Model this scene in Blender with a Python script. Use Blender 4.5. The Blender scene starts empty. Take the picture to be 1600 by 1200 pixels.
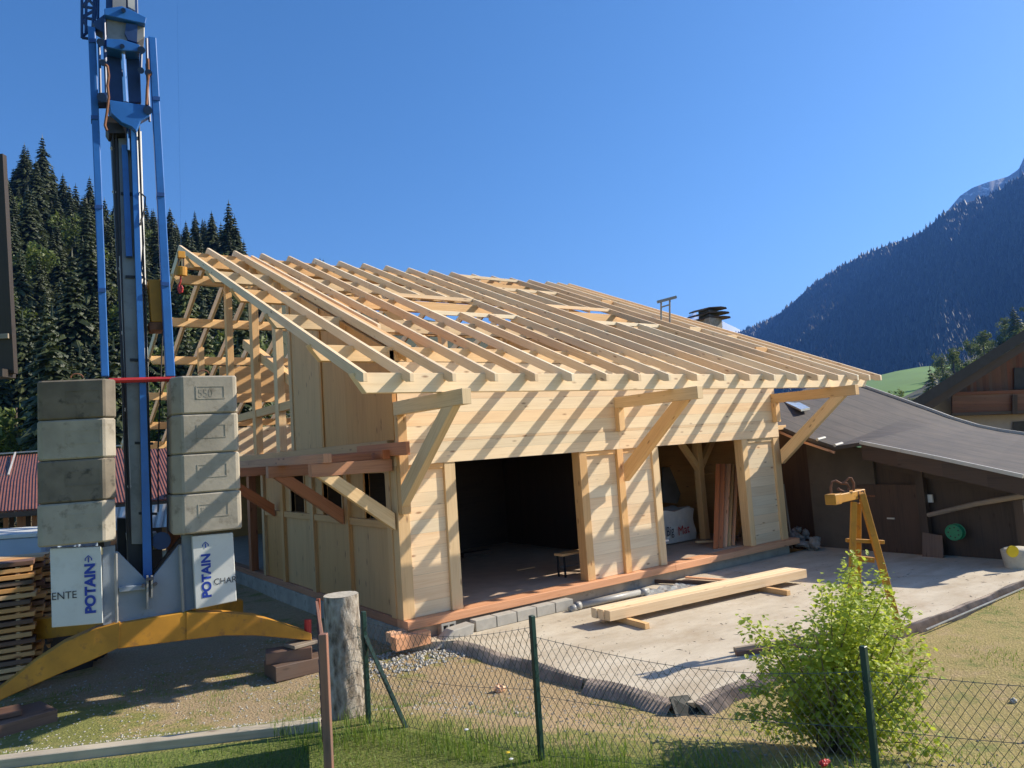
import bpy, math, random
import numpy as np
from mathutils import Vector, Matrix
random.seed(7); rng = np.random.default_rng(7)
S = bpy.context.scene
COL = S.collection
# ------------------------------------------------------------------ camera
YAW, PITCH, ROLL, FPX = -0.623498968, 0.0866748842, -0.0677033016, 1145.28
CAM = np.array([-5.120, -10.349, 2.5])
_f = np.array([-math.sin(YAW)*math.cos(PITCH), math.cos(YAW)*math.cos(PITCH), math.sin(PITCH)])
_r0 = np.array([math.cos(YAW), math.sin(YAW), 0.0]); _u0 = np.cross(_r0, _f)
RV = math.cos(ROLL)*_r0 + math.sin(ROLL)*_u0; UV_ = -math.sin(ROLL)*_r0 + math.cos(ROLL)*_u0; FV = _f
cam = bpy.data.cameras.new('camera'); co = bpy.data.objects.new('camera', cam); COL.objects.link(co)
m = Matrix(((RV[0], UV_[0], -FV[0], CAM[0]), (RV[1], UV_[1], -FV[1], CAM[1]), (RV[2], UV_[2], -FV[2], CAM[2]), (0, 0, 0, 1)))
co.matrix_world = m
cam.sensor_width = 36; cam.lens = FPX/1600*36; cam.clip_start = 0.1; cam.clip_end = 20000
S.camera = co
# ------------------------------------------------------------------ light
SUN = Vector((2.72, -1.0, 1.98)).normalized()
W = bpy.data.worlds.new('World'); S.world = W; W.use_nodes = True
sky = W.node_tree.nodes.new('ShaderNodeTexSky'); sky.sky_type = 'NISHITA'; sky.sun_disc = False
sky.sun_elevation = math.asin(SUN.z); sky.sun_rotation = math.atan2(SUN.x, SUN.y)
sky.altitude = 900; sky.air_density = 1.0; sky.dust_density = 0.8; sky.ozone_density = 2.5
hs = W.node_tree.nodes.new('ShaderNodeHueSaturation'); hs.inputs['Saturation'].default_value = 1.24
W.node_tree.links.new(sky.outputs[0], hs.inputs['Color']); W.node_tree.links.new(hs.outputs[0], W.node_tree.nodes['Background'].inputs[0])
W.node_tree.nodes['Background'].inputs[1].default_value = 0.10
sl = bpy.data.lights.new('sun', 'SUN'); so = bpy.data.objects.new('sun', sl); COL.objects.link(so)
sl.energy = 5.0; sl.angle = math.radians(0.53); sl.color = (1.0, 0.90, 0.75)
so.rotation_mode = 'QUATERNION'; so.rotation_quaternion = (-SUN).to_track_quat('-Z', 'Y')
S.view_settings.view_transform = 'Standard'; S.view_settings.look = 'None'; S.view_settings.gamma = 1
S.view_settings.exposure = 0.8
S.cycles.max_bounces = 6; S.cycles.diffuse_bounces = 3; S.cycles.volume_bounces = 0

# ------------------------------------------------------------------ where a photo point lies in the place
def ray(x, y): return (x-800)/FPX*RV - (y-600)/FPX*UV_ + FV
def onp(x, y, ax, v):
    d = ray(x, y); t = (v-CAM[ax])/d[ax]; return CAM + t*d
def onX(x, y, v): return onp(x, y, 0, v)
def onY(x, y, v): return onp(x, y, 1, v)
def onZ(x, y, v): return onp(x, y, 2, v)
def at(x, y, D): return CAM + ray(x, y)*D

# ------------------------------------------------------------------ object helpers
def tag(o, label=None, cat=None, group=None, kind=None):
    if label: o['label'] = label
    if cat: o['category'] = cat
    if group: o['group'] = group
    if kind: o['kind'] = kind
    return o
def thing(name, label, cat, loc=(0, 0, 0), group=None):
    o = bpy.data.objects.new(name, None); COL.objects.link(o); o.location = Vector([float(v) for v in loc])
    o.empty_display_size = 0.2
    return tag(o, label, cat, group)
class MB:
    def __init__(s): s.v = []; s.f = []; s.uv = []; s.k = 0; s.mi = []
    def face(s, idx, axis, off, smooth=False, mi=0):
        pts = [Vector(s.v[i]) for i in idx]; n = Vector((0, 0, 0))
        for i in range(len(pts)):
            a, b = pts[i], pts[(i+1) % len(pts)]; n += a.cross(b)
        if n.length < 1e-12: n = Vector((0, 0, 1))
        n.normalize(); ax = Vector(axis)
        if abs(n.dot(ax)) > 0.9:
            e1 = Vector((0, 0, 1)) if abs(ax.z) < 0.8 else Vector((1, 0, 0)); e1 = (e1-ax*e1.dot(ax)).normalized(); e2 = ax.cross(e1)
            u = [off+p.dot(e1)*0.05 for p in pts]; w = [p.dot(e2) for p in pts]
        else:
            e = n.cross(ax).normalized(); u = [off+p.dot(ax) for p in pts]; w = [p.dot(e) for p in pts]
        s.f.append(list(idx)); s.uv.append(list(zip(u, w))); s.mi.append(mi)
    def off(s): s.k += 1; return 100.0*random.randint(1, 400)+50
    def prism(s, poly, vec, axis=None, mi=0):
        """polygon (list of 3D points) extruded by vec"""
        poly = [Vector([float(c) for c in p]) for p in poly]; vec = Vector([float(c) for c in vec]); n = len(poly)
        nn = Vector((0, 0, 0))
        for i in range(n): nn += poly[i].cross(poly[(i+1) % n])
        if nn.dot(vec) > 0: poly = poly[::-1]
        if axis is None:
            L = [(poly[(i+1) % n]-poly[i]) for i in range(n)]+[vec]; axis = max(L, key=lambda q: q.length).normalized()
        else: axis = Vector(axis).normalized()
        b = len(s.v); s.v += [tuple(p) for p in poly]+[tuple(p+vec) for p in poly]; o = s.off()
        s.face([b+i for i in range(n)], axis, o, mi=mi); s.face([b+n+i for i in reversed(range(n))], axis, o, mi=mi)
        for i in range(n):
            j = (i+1) % n; s.face([b+j, b+i, b+n+i, b+n+j], axis, o, mi=mi)
        return s
    def box(s, a, b, axis=None, mi=0):
        a = [float(v) for v in a]; b = [float(v) for v in b]
        lo = [min(a[i], b[i]) for i in range(3)]; hi = [max(a[i], b[i]) for i in range(3)]
        return s.prism([(lo[0], lo[1], lo[2]), (hi[0], lo[1], lo[2]), (hi[0], hi[1], lo[2]), (lo[0], hi[1], lo[2])], (0, 0, hi[2]-lo[2]), axis if axis else None, mi)
    def beam(s, a, b, w, h, up=(0, 0, 1), mi=0):
        a = Vector([float(v) for v in a]); b = Vector([float(v) for v in b]); d = (b-a).normalized(); up = Vector(up)
        sd = d.cross(up)
        if sd.length < 1e-4: sd = d.cross(Vector((0, 1, 0)))
        sd.normalize(); u = sd.cross(d)
        return s.prism([a+sd*w/2+u*h/2, a-sd*w/2+u*h/2, a-sd*w/2-u*h/2, a+sd*w/2-u*h/2], b-a, d, mi)
    def tube(s, pts, r, n=8, mi=0, cap=True):
        pts = [Vector([float(v) for v in p]) for p in pts]; rs = r if isinstance(r, (list, tuple)) else [r]*len(pts)
        b = len(s.v); o = s.off(); prev = None
        for i, p in enumerate(pts):
            d = (pts[min(i+1, len(pts)-1)]-pts[max(i-1, 0)]).normalized()
            if prev is None:
                e = Vector((0, 0, 1)) if abs(d.z) < .9 else Vector((1, 0, 0)); e = d.cross(e).normalized()
            else: e = (prev-d*prev.dot(d)).normalized()
            prev = e; g = d.cross(e)
            for k in range(n):
                a = 2*math.pi*k/n; s.v.append(tuple(p+(e*math.cos(a)+g*math.sin(a))*rs[i]))
        ax = (pts[-1]-pts[0]).normalized() if (pts[-1]-pts[0]).length > 1e-6 else Vector((0, 0, 1))
        for i in range(len(pts)-1):
            for k in range(n):
                k2 = (k+1) % n; s.face([b+i*n+k, b+i*n+k2, b+(i+1)*n+k2, b+(i+1)*n+k], ax, o, mi=mi)
        if cap:
            s.face([b+k for k in reversed(range(n))], ax, o, mi=mi); s.face([b+(len(pts)-1)*n+k for k in range(n)], ax, o, mi=mi)
        return s
    def build(s, name, mat, parent=None, bevel=0, smooth=False):
        me = bpy.data.meshes.new(name); me.from_pydata(s.v, [], s.f)
        for q in (mat if isinstance(mat, (list, tuple)) else [mat]): me.materials.append(q)
        ul = me.uv_layers.new(name='UVMap'); flat = [c for f in s.uv for p in f for c in p]; ul.data.foreach_set('uv', flat)
        me.polygons.foreach_set('material_index', s.mi)
        if smooth: me.polygons.foreach_set('use_smooth', [True]*len(me.polygons))
        me.update(); o = bpy.data.objects.new(name, me); COL.objects.link(o)
        if parent is not None:
            o.parent = parent; T = root_loc(parent); o.location = -T
        if bevel:
            b = o.modifiers.new('bevel', 'BEVEL'); b.width = bevel; b.segments = 1; b.limit_method = 'ANGLE'
        if smooth and bevel == 0:
            pass
        return o
def root_loc(p):
    # world offset of a parent chain (no rotations are used on parents)
    t = Vector((0, 0, 0))
    while p is not None: t += p.location; p = p.parent
    return t
def mesh_np(name, V, Fa, mat, parent=None, smooth=False):
    me = bpy.data.meshes.new(name); me.from_pydata([tuple(v) for v in V], [], [tuple(f) for f in Fa])
    me.materials.append(mat)
    if smooth: me.polygons.foreach_set('use_smooth', [True]*len(me.polygons))
    me.update(); o = bpy.data.objects.new(name, me); COL.objects.link(o)
    if parent is not None: o.parent = parent; o.location = -root_loc(parent)
    return o

# ------------------------------------------------------------------ materials
def newmat(name, rough=0.8, metal=0.0):
    mt = bpy.data.materials.new(name); mt.use_nodes = True; nt = mt.node_tree; b = nt.nodes['Principled BSDF']
    b.inputs['Roughness'].default_value = rough; b.inputs['Metallic'].default_value = metal
    return mt, nt, b
def nd(nt, t, **kw):
    n = nt.nodes.new(t)
    for k, v in kw.items():
        if hasattr(n, k) and k not in ('inputs',): setattr(n, k, v)
        else: n.inputs[k].default_value = v
    return n
def mixc(nt, fac, a, b, mode='MIX'):
    n = nt.nodes.new('ShaderNodeMix'); n.data_type = 'RGBA'; n.blend_type = mode
    for i, v in ((0, fac), (6, a), (7, b)):
        if hasattr(v, 'is_linked') or hasattr(v, 'links'): nt.links.new(v, n.inputs[i])
        else: n.inputs[i].default_value = v if i == 0 else (*v, 1)
    return n.outputs[2]
def mth(nt, op, a, b=0.0, clamp=False):
    n = nt.nodes.new('ShaderNodeMath'); n.operation = op; n.use_clamp = clamp
    for i, v in enumerate((a, b)):
        if hasattr(v, 'links'): nt.links.new(v, n.inputs[i])
        else: n.inputs[i].default_value = v
    return n.outputs[0]
def ramp(nt, fac, stops):
    n = nt.nodes.new('ShaderNodeValToRGB'); nt.links.new(fac, n.inputs[0]); e = n.color_ramp.elements
    e[0].position, e[0].color = stops[0][0], (*stops[0][1], 1); e[1].position, e[1].color = stops[-1][0], (*stops[-1][1], 1)
    for p, c in stops[1:-1]: q = e.new(p); q.color = (*c, 1)
    return n.outputs[0]
def noise(nt, vec, scale, detail=4, rough=.55):
    n = nt.nodes.new('ShaderNodeTexNoise'); n.inputs['Scale'].default_value = scale; n.inputs['Detail'].default_value = detail; n.inputs['Roughness'].default_value = rough
    if vec is not None: nt.links.new(vec, n.inputs['Vector'])
    return n.outputs['Fac']
def bump(nt, b, h, dist=0.01, strength=0.5):
    n = nt.nodes.new('ShaderNodeBump'); n.inputs['Distance'].default_value = dist; n.inputs['Strength'].default_value = strength
    nt.links.new(h, n.inputs['Height']); nt.links.new(n.outputs[0], b.inputs['Normal'])
def wood(name, base, dark, rough=0.6, board=0.0, vary=0.14, knots=True, weather=0.0):
    mt, nt, b = newmat(name, rough); L = nt.links
    uv = nd(nt, 'ShaderNodeUVMap').outputs[0]; sep = nd(nt, 'ShaderNodeSeparateXYZ'); L.new(uv, sep.inputs[0]); u, v = sep.outputs[0], sep.outputs[1]
    idn = mth(nt, 'FLOOR', mth(nt, 'DIVIDE', u, 100.0))
    if board:
        vb = mth(nt, 'DIVIDE', v, board); row = mth(nt, 'FLOOR', vb); idn = mth(nt, 'ADD', idn, mth(nt, 'MULTIPLY', row, 7.31))
    cx = nd(nt, 'ShaderNodeCombineXYZ'); L.new(mth(nt, 'MULTIPLY', u, 1.3), cx.inputs[0]); L.new(mth(nt, 'MULTIPLY', v, 42.0), cx.inputs[1]); L.new(idn, cx.inputs[2])
    g = noise(nt, cx.outputs[0], 1.0, 5, .6)
    cy = nd(nt, 'ShaderNodeCombineXYZ'); L.new(mth(nt, 'MULTIPLY', u, .7), cy.inputs[0]); L.new(mth(nt, 'MULTIPLY', v, 5.0), cy.inputs[1]); L.new(idn, cy.inputs[2])
    g2 = noise(nt, cy.outputs[0], 1.0, 3, .5)
    gm = mth(nt, 'ADD', mth(nt, 'MULTIPLY', g, .6), mth(nt, 'MULTIPLY', g2, .4))
    c = ramp(nt, gm, [(.32, dark), (.52, base), (.8, tuple(min(1, x*1.08) for x in base))])
    if knots:
        ck = nd(nt, 'ShaderNodeCombineXYZ'); L.new(mth(nt, 'MULTIPLY', u, 2.1), ck.inputs[0]); L.new(mth(nt, 'MULTIPLY', v, 6.5), ck.inputs[1]); L.new(idn, ck.inputs[2])
        vo = nd(nt, 'ShaderNodeTexVoronoi'); vo.inputs['Scale'].default_value = 1.0; L.new(ck.outputs[0], vo.inputs['Vector'])
        k = ramp(nt, vo.outputs['Distance'], [(.05, (1, 1, 1)), (.15, (0, 0, 0))])
        c = mixc(nt, mth(nt, 'MULTIPLY', k, .85), c, (base[0]*.36, base[1]*.24, base[2]*.18))
    wn = nd(nt, 'ShaderNodeTexWhiteNoise'); wn.noise_dimensions = '1D'; L.new(idn, wn.inputs['W'])
    val = mth(nt, 'ADD', mth(nt, 'MULTIPLY', wn.outputs[0], vary*2), 1-vary)
    c = mixc(nt, 1.0, c, val, 'MULTIPLY') if False else c
    hsv = nd(nt, 'ShaderNodeHueSaturation'); L.new(c, hsv.inputs['Color']); L.new(val, hsv.inputs['Value']); wn2 = nd(nt, 'ShaderNodeTexWhiteNoise'); wn2.noise_dimensions = '1D'; L.new(mth(nt, 'ADD', idn, 3.7), wn2.inputs['W']); L.new(mth(nt, 'ADD', mth(nt, 'MULTIPLY', wn2.outputs[0], .018), .491), hsv.inputs['Hue']); L.new(mth(nt, 'ADD', mth(nt, 'MULTIPLY', wn2.outputs[0], -.3), 1.12), hsv.inputs['Saturation']); c = hsv.outputs[0]
    if board:
        fr = mth(nt, 'FRACT', vb); ed = mth(nt, 'LESS_THAN', fr, .018); c = mixc(nt, mth(nt, 'MULTIPLY', ed, .55), c, tuple(x*.25 for x in base))
    if weather:
        tc = nd(nt, 'ShaderNodeTexCoord').outputs['Object']; wv = noise(nt, tc, 2.2, 5)
        c = mixc(nt, ramp(nt, wv, [(.42, (0, 0, 0)), (.7, (weather,)*3)]), c, (.12, .1, .085))
    L.new(c, b.inputs['Base Color']); bump(nt, b, g, .002, .35)
    return mt
def flat(name, col, rough=.6, metal=0., var=.15, scale=6., spots=0., spotcol=(.05, .04, .03), bmp=0.0, detail=5):
    mt, nt, b = newmat(name, rough, metal); tc = nd(nt, 'ShaderNodeTexCoord').outputs['Object']
    n = noise(nt, tc, scale, detail)
    c = ramp(nt, n, [(.3, tuple(x*(1-var) for x in col)), (.7, tuple(min(1, x*(1+var)) for x in col))])
    if spots:
        n2 = noise(nt, tc, scale*2.7, 6, .65); c = mixc(nt, ramp(nt, n2, [(.56, (0, 0, 0)), (.68, (spots,)*3)]), c, spotcol)
    nt.links.new(c, b.inputs['Base Color'])
    if bmp: bump(nt, b, noise(nt, tc, scale*6, 5), bmp, .6)
    return mt
M = {}
M['spruce'] = wood('fresh_spruce', (.76, .50, .235), (.62, .37, .15))
M['spruce_l'] = wood('planed_spruce', (.82, .63, .39), (.72, .51, .28), vary=.1)
M['panel'] = wood('spruce_boarding', (.84, .65, .41), (.74, .53, .30), board=.21, vary=.1)
M['ply'] = wood('spruce_plywood', (.60, .345, .135), (.48, .26, .095), vary=.04)
M['larch'] = wood('reddish_timber', (.50, .20, .085), (.34, .12, .05), vary=.12)
M['larch_l'] = wood('orange_sill_timber', (.76, .43, .24), (.60, .31, .155), vary=.1)
M['old'] = wood('old_and_shaded_timber', (.065, .038, .024), (.03, .019, .013), vary=.25)
M['brownboard'] = wood('brown_facade_boards', (.17, .065, .03), (.10, .035, .018), board=.18, vary=.2)
M['rustpaint'] = wood('rust_red_painted_board', (.28, .09, .045), (.16, .05, .03), vary=.1, weather=.7)
M['packing'] = wood('weathered_packing_timber', (.17, .088, .055), (.09, .045, .03), vary=.2, weather=.5)
M['greywood'] = wood('grey_weathered_board', (.30, .24, .175), (.2, .155, .11), vary=.1, weather=.6)
M['floor'] = flat('chipboard_floor', (.48, .36, .26), .75, 0, .12, 3., .3, (.35, .27, .18))
M['concrete'] = flat('cast_concrete', (.36, .325, .26), .9, 0, .2, 2.2, .75, (.19, .165, .125), .006)
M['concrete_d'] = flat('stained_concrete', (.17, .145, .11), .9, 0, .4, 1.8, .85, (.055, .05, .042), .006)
M['cblock'] = flat('grey_concrete_block', (.40, .38, .33), .95, 0, .1, 9., .2, (.3, .28, .24), .003)
M['blue'] = flat('blue_steel_paint', (.02, .125, .40), .38, 0, .12, 3., .25, (.012, .06, .2))
M['blue_r'] = flat('mid_blue_steel_paint', (.014, .06, .22), .42, 0, .15, 3.)
M['blue_d'] = flat('dark_blue_steel_paint', (.012, .045, .15), .45, 0, .25, 3.)
M['steel'] = flat('grey_steel', (.27, .27, .26), .5, .3, .2, 2., .3, (.1, .095, .09))
M['steel_l'] = flat('pale_grey_steel', (.5, .48, .43), .5, .1, .1, 2., .4, (.25, .22, .19))
M['steel_d'] = flat('dark_steel', (.035, .035, .04), .5, .3, .2, 4.)
M['chrome'] = flat('chromed_rod', (.8, .8, .8), .12, 1., .02, 4.)
M['white'] = flat('white_painted_steel', (.60, .61, .58), .5, 0, .06, 2.5, .25, (.42, .40, .35))
M['bluegrey'] = flat('blue_grey_steel', (.20, .24, .29), .5, 0, .12, 2., .35, (.13, .13, .13))
M['yellow'] = flat('yellow_ochre_paint', (.47, .215, .018), .6, 0, .2, 3., .7, (.24, .105, .03))
M['red'] = flat('red_paint', (.42, .025, .025), .45, 0, .1, 5.)
M['rust'] = flat('rusty_iron', (.20, .085, .045), .85, .1, .35, 14., .6, (.09, .045, .03))
M['rope'] = flat('cable_black', (.02, .02, .022), .6, 0, .1)
M['ink'] = flat('blue_lettering', (.012, .045, .33), .5, 0, .03)
M['inkdark'] = flat('black_lettering', (.03, .032, .045), .6, 0, .03)
M['inkred'] = flat('red_lettering', (.45, .03, .03), .6, 0, .03)
M['pvc'] = flat('grey_pvc', (.33, .33, .31), .4, 0, .06, 5.)
M['film'] = flat('clear_film', (.36, .38, .38), .15, 0, .2, 6.)
M['membrane'] = flat('sunlit_black_membrane', (.36, .285, .22), .85, 0, .3, 5., .6, (.15, .12, .10))  # black sheet in a pale brown that stands for sunlight on it
M['greenpost'] = flat('green_coated_post', (.012, .045, .035), .45, 0, .1, 6.)
M['wire'] = flat('green_grey_wire', (.12, .135, .115), .4, .4, .1, 20.)
M['bag'] = flat('white_woven_bag', (.52, .50, .46), .8, 0, .08, 7., 0, bmp=.01)
M['roofmembrane'] = None
M['rubble'] = flat('rubble_stone', (.24, .225, .2), .95, 0, .3, 8., .4, (.1, .09, .08), .01)
M['stucco'] = flat('pinkish_stucco', (.42, .35, .30), .95, 0, .06, 3.)
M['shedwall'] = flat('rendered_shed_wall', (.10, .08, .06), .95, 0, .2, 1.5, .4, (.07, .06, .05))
M['greenplastic'] = flat('green_plastic', (.02, .22, .1), .4, 0, .1)
M['yellowplastic'] = flat('yellow_plastic', (.7, .5, .02), .4, 0, .1)
M['whitetank'] = flat('dirty_white_plastic', (.5, .47, .38), .6, 0, .15, 4., .5, (.3, .27, .2))
M['tarblack'] = flat('black_tarpaulin', (.012, .014, .010), .7, 0, .2, 2.)
M['vanblue'] = flat('bluish_white_van_paint', (.32, .42, .55), .35, 0, .06, 2., .2, (.3, .33, .36))

def bark_mat():
    mt, nt, b = newmat('flaky_bark', .9); L = nt.links
    tc = nd(nt, 'ShaderNodeTexCoord').outputs['Object']; mp = nd(nt, 'ShaderNodeMapping'); L.new(tc, mp.inputs[0]); mp.inputs['Scale'].default_value = (17, 17, 7)
    n = noise(nt, mp.outputs[0], 1.0, 6, .7); v = nd(nt, 'ShaderNodeTexVoronoi'); L.new(mp.outputs[0], v.inputs['Vector']); v.inputs['Scale'].default_value = 1.1
    h = mth(nt, 'ADD', n, mth(nt, 'MULTIPLY', v.outputs['Distance'], .35))
    c = ramp(nt, h, [(.42, (.07, .055, .04)), (.60, (.24, .20, .155)), (.85, (.42, .38, .32))]); L.new(c, b.inputs['Base Color']); bump(nt, b, h, .03, 1.0)
    return mt
M['bark'] = bark_mat()
M['cutwood'] = flat('grey_cut_log_end', (.42, .38, .30), .9, 0, .25, 30.)
def roof_mat():
    mt, nt, b = newmat('bitumen_shingle_roofing', .8); L = nt.links
    uv = nd(nt, 'ShaderNodeUVMap').outputs[0]; sep = nd(nt, 'ShaderNodeSeparateXYZ'); L.new(uv, sep.inputs[0])
    cx = nd(nt, 'ShaderNodeCombineXYZ'); L.new(mth(nt, 'MULTIPLY', sep.outputs[0], 1.2), cx.inputs[0]); L.new(mth(nt, 'MULTIPLY', sep.outputs[1], 9.), cx.inputs[1])
    n = noise(nt, cx.outputs[0], 1.0, 5, .65); fr = mth(nt, 'FRACT', mth(nt, 'MULTIPLY', sep.outputs[1], 3.3)); ln = mth(nt, 'LESS_THAN', mth(nt, 'FRACT', mth(nt, 'ADD', mth(nt, 'MULTIPLY', sep.outputs[1], 1.7), mth(nt, 'MULTIPLY', n, .25))), .09)
    c = ramp(nt, n, [(.3, (.036, .031, .030)), (.55, (.058, .050, .047)), (.8, (.105, .086, .072))]); n3 = noise(nt, uv, 1.1, 6, .7); c = mixc(nt, ramp(nt, n3, [(.45, (0, 0, 0)), (.7, (.6, .6, .6))]), c, (.11, .085, .068)); c = mixc(nt, mth(nt, 'MULTIPLY', ln, .6), c, (.02, .018, .018))
    L.new(c, b.inputs['Base Color']); bump(nt, b, mth(nt, 'ADD', n, fr), .01, .4)
    return mt
M['roofmembrane'] = roof_mat()
def corr_mat(name, col, k=24., groove_col=(.12, .06, .05)):
    mt, nt, b = newmat(name, .55); L = nt.links
    uv = nd(nt, 'ShaderNodeUVMap').outputs[0]; sep = nd(nt, 'ShaderNodeSeparateXYZ'); L.new(uv, sep.inputs[0])
    w = mth(nt, 'SINE', mth(nt, 'MULTIPLY', sep.outputs[1], k)); n = noise(nt, uv, 3., 5)
    c = ramp(nt, n, [(.35, tuple(x*.7 for x in col)), (.65, col)]); c = mixc(nt, mth(nt, 'MULTIPLY', mth(nt, 'LESS_THAN', w, -.55), .55), c, groove_col)  # grooves of the corrugation coloured darker
    L.new(c, b.inputs['Base Color']); bump(nt, b, w, .03, .8)
    return mt
M['redroof'] = corr_mat('red_corrugated_roofing', (.20, .07, .045), 60., (.14, .052, .036))
M['whitecorr'] = corr_mat('white_corrugated_sheet', (.62, .64, .66), 34., (.03, .03, .03))

def leafmat(name, c1, c2, trans=.35, scale=3.):
    mt = bpy.data.materials.new(name); mt.use_nodes = True; nt = mt.node_tree; b = nt.nodes['Principled BSDF']; L = nt.links
    b.inputs['Roughness'].default_value = .55
    g = nd(nt, 'ShaderNodeNewGeometry'); n = noise(nt, nd(nt, 'ShaderNodeTexCoord').outputs['Object'], scale, 2)
    f = mth(nt, 'ADD', mth(nt, 'MULTIPLY', g.outputs['Random Per Island'], .6), mth(nt, 'MULTIPLY', n, .4))
    c = ramp(nt, f, [(.15, c1), (.85, c2)]); L.new(c, b.inputs['Base Color'])
    if trans:
        tr = nd(nt, 'ShaderNodeBsdfTranslucent'); L.new(mixc(nt, .5, c, (c2[0]*1.5, c2[1]*1.5, c2[2]*.6)), tr.inputs[0]); ms = nd(nt, 'ShaderNodeMixShader'); ms.inputs[0].default_value = trans
        L.new(b.outputs[0], ms.inputs[1]); L.new(tr.outputs[0], ms.inputs[2]); L.new(ms.outputs[0], nt.nodes['Material Output'].inputs[0])
    return mt
M['needles'] = leafmat('spruce_needles', (.022, .034, .012), (.062, .078, .026), .2, .12)
M['needles_l'] = leafmat('bright_spruce_needles', (.04, .06, .014), (.14, .16, .04), .15, .12)
M['broad'] = leafmat('young_broadleaf_foliage', (.06, .09, .02), (.17, .21, .05), .3, .3)
M['bushleaf'] = leafmat('lobed_shrub_leaves', (.20, .28, .03), (.54, .60, .10), .4, 4.)
M['grass'] = leafmat('grass_blades', (.06, .13, .015), (.20, .30, .05), .35, 2.)
M['trunk'] = flat('spruce_trunk', (.08, .06, .045), .9, 0, .2, 3.)
M['twig'] = flat('bare_twigs', (.19, .14, .085), .9, 0, .3, 6.)
M['farforest'] = leafmat('far_forest_trees', (.003, .007, .009), (.020, .028, .014), 0, .006)

# ------------------------------------------------------------------ ground
F0p = np.array([-2.20, -3.60]); FD = np.array([.484, -.875]); FN = np.array([.875, .484])   # fence line and its normal to the site
def sstep(a, b, x): t = np.clip((x-a)/(b-a), 0, 1); return t*t*(3-2*t)
def gz(x, y):
    x = np.asarray(x, float); y = np.asarray(y, float)
    d = (x-F0p[0])*FN[0]+(y-F0p[1])*FN[1]
    d2 = (x+5.05)*.459+(y+2.22)*.889
    d = np.where(d > d2, d, np.minimum(d2, 3.))
    z = -.44*sstep(.1, 2.1, d)
    # the yard on the left falls a little towards the lumber stack, the lawn near the camera is level
    z = z - .015*np.sin(x*1.7+y*.6)*sstep(0, 2, d) + .02*np.sin(x*.9-1.3*y)*sstep(.3, 1.5, d)*0.5
    r = np.hypot(x-3, y-3)
    z = z - 1.6*sstep(22, 55, r)*sstep(-60, 40, y+x*0)
    return z
def ground_mat():
    mt, nt, b = newmat('ground_soil_and_grass', .95); L = nt.links
    tc = nd(nt, 'ShaderNodeTexCoord').outputs['Object']; sep = nd(nt, 'ShaderNodeSeparateXYZ'); L.new(tc, sep.inputs[0])
    d = mth(nt, 'ADD', mth(nt, 'ADD', mth(nt, 'MULTIPLY', sep.outputs[0], .875), mth(nt, 'MULTIPLY', sep.outputs[1], .484)), 2.20*.875+3.60*.484)
    big = noise(nt, tc, .55, 4); mid = noise(nt, tc, 2.6, 6, .65); fine = noise(nt, tc, 28., 6, .7); peb = nd(nt, 'ShaderNodeTexVoronoi'); L.new(tc, peb.inputs['Vector']); peb.inputs['Scale'].default_value = 38.
    soil = ramp(nt, fine, [(.3, (.27, .185, .09)), (.55, (.40, .29, .155)), (.75, (.53, .42, .25))])
    grav = mixc(nt, .5, ramp(nt, peb.outputs['Distance'], [(.1, (.46, .38, .25)), (.6, (.24, .18, .105))]), soil)
    # gravel track on the left of the barn
    gm = ramp(nt, mth(nt, 'ADD', mth(nt, 'MULTIPLY', sep.outputs[0], -.25), mth(nt, 'SUBTRACT', mid, .55)), [(.0, (0, 0, 0)), (.35, (1, 1, 1))])
    soil = mixc(nt, gm, soil, grav)
    gr = ramp(nt, fine, [(.3, (.075, .11, .018)), (.7, (.20, .23, .045))])
    dry = ramp(nt, fine, [(.3, (.23, .19, .055)), (.7, (.40, .32, .11))])
    pm = mth(nt, 'ADD', mth(nt, 'MULTIPLY', mid, .6), mth(nt, 'MULTIPLY', big, .5))
    # right of x=6 and near the fence more dry grass
    rightm = ramp(nt, mth(nt, 'ADD', mth(nt, 'MULTIPLY', sep.outputs[0], .12), mth(nt, 'MULTIPLY', sep.outputs[1], -.10)), [(.35, (0, 0, 0)), (.85, (.14, .14, .14))])
    nearm = ramp(nt, d, [(.0, (.15, .15, .15)), (1.0, (0, 0, 0))])
    pf = mth(nt, 'ADD', mth(nt, 'ADD', pm, rightm), nearm)
    c = mixc(nt, ramp(nt, pf, [(.55, (0, 0, 0)), (.67, (.85, .85, .85))]), soil, dry)
    c = mixc(nt, ramp(nt, mth(nt, 'ADD', mth(nt, 'ADD', pm, nearm), mth(nt, 'MULTIPLY', mth(nt, 'SUBTRACT', noise(nt, tc, 9., 5, .7), .5), .5)), [(.58, (0, 0, 0)), (.70, (.75, .75, .75))]), c, gr)
    d2 = mth(nt, 'ADD', mth(nt, 'ADD', mth(nt, 'MULTIPLY', sep.outputs[0], .459), mth(nt, 'MULTIPLY', sep.outputs[1], .889)), 5.05*.459+2.22*.889)
    lawn = mth(nt, 'LESS_THAN', mth(nt, 'ADD', mth(nt, 'MAXIMUM', d, d2), mth(nt, 'MULTIPLY', mid, .3)), .12)
    c = mixc(nt, lawn, c, gr)
    far = ramp(nt, mth(nt, 'MULTIPLY', mth(nt, 'ADD', sep.outputs[1], 0.), .01), [(.20, (0, 0, 0)), (.26, (1, 1, 1))])
    c = mixc(nt, far, c, (.06, .14, .02))
    L.new(c, b.inputs['Base Color']); bump(nt, b, mth(nt, 'ADD', fine, mth(nt, 'MULTIPLY', peb.outputs['Distance'], .5)), .03, .8)
    return mt
M['ground'] = ground_mat()
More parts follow.
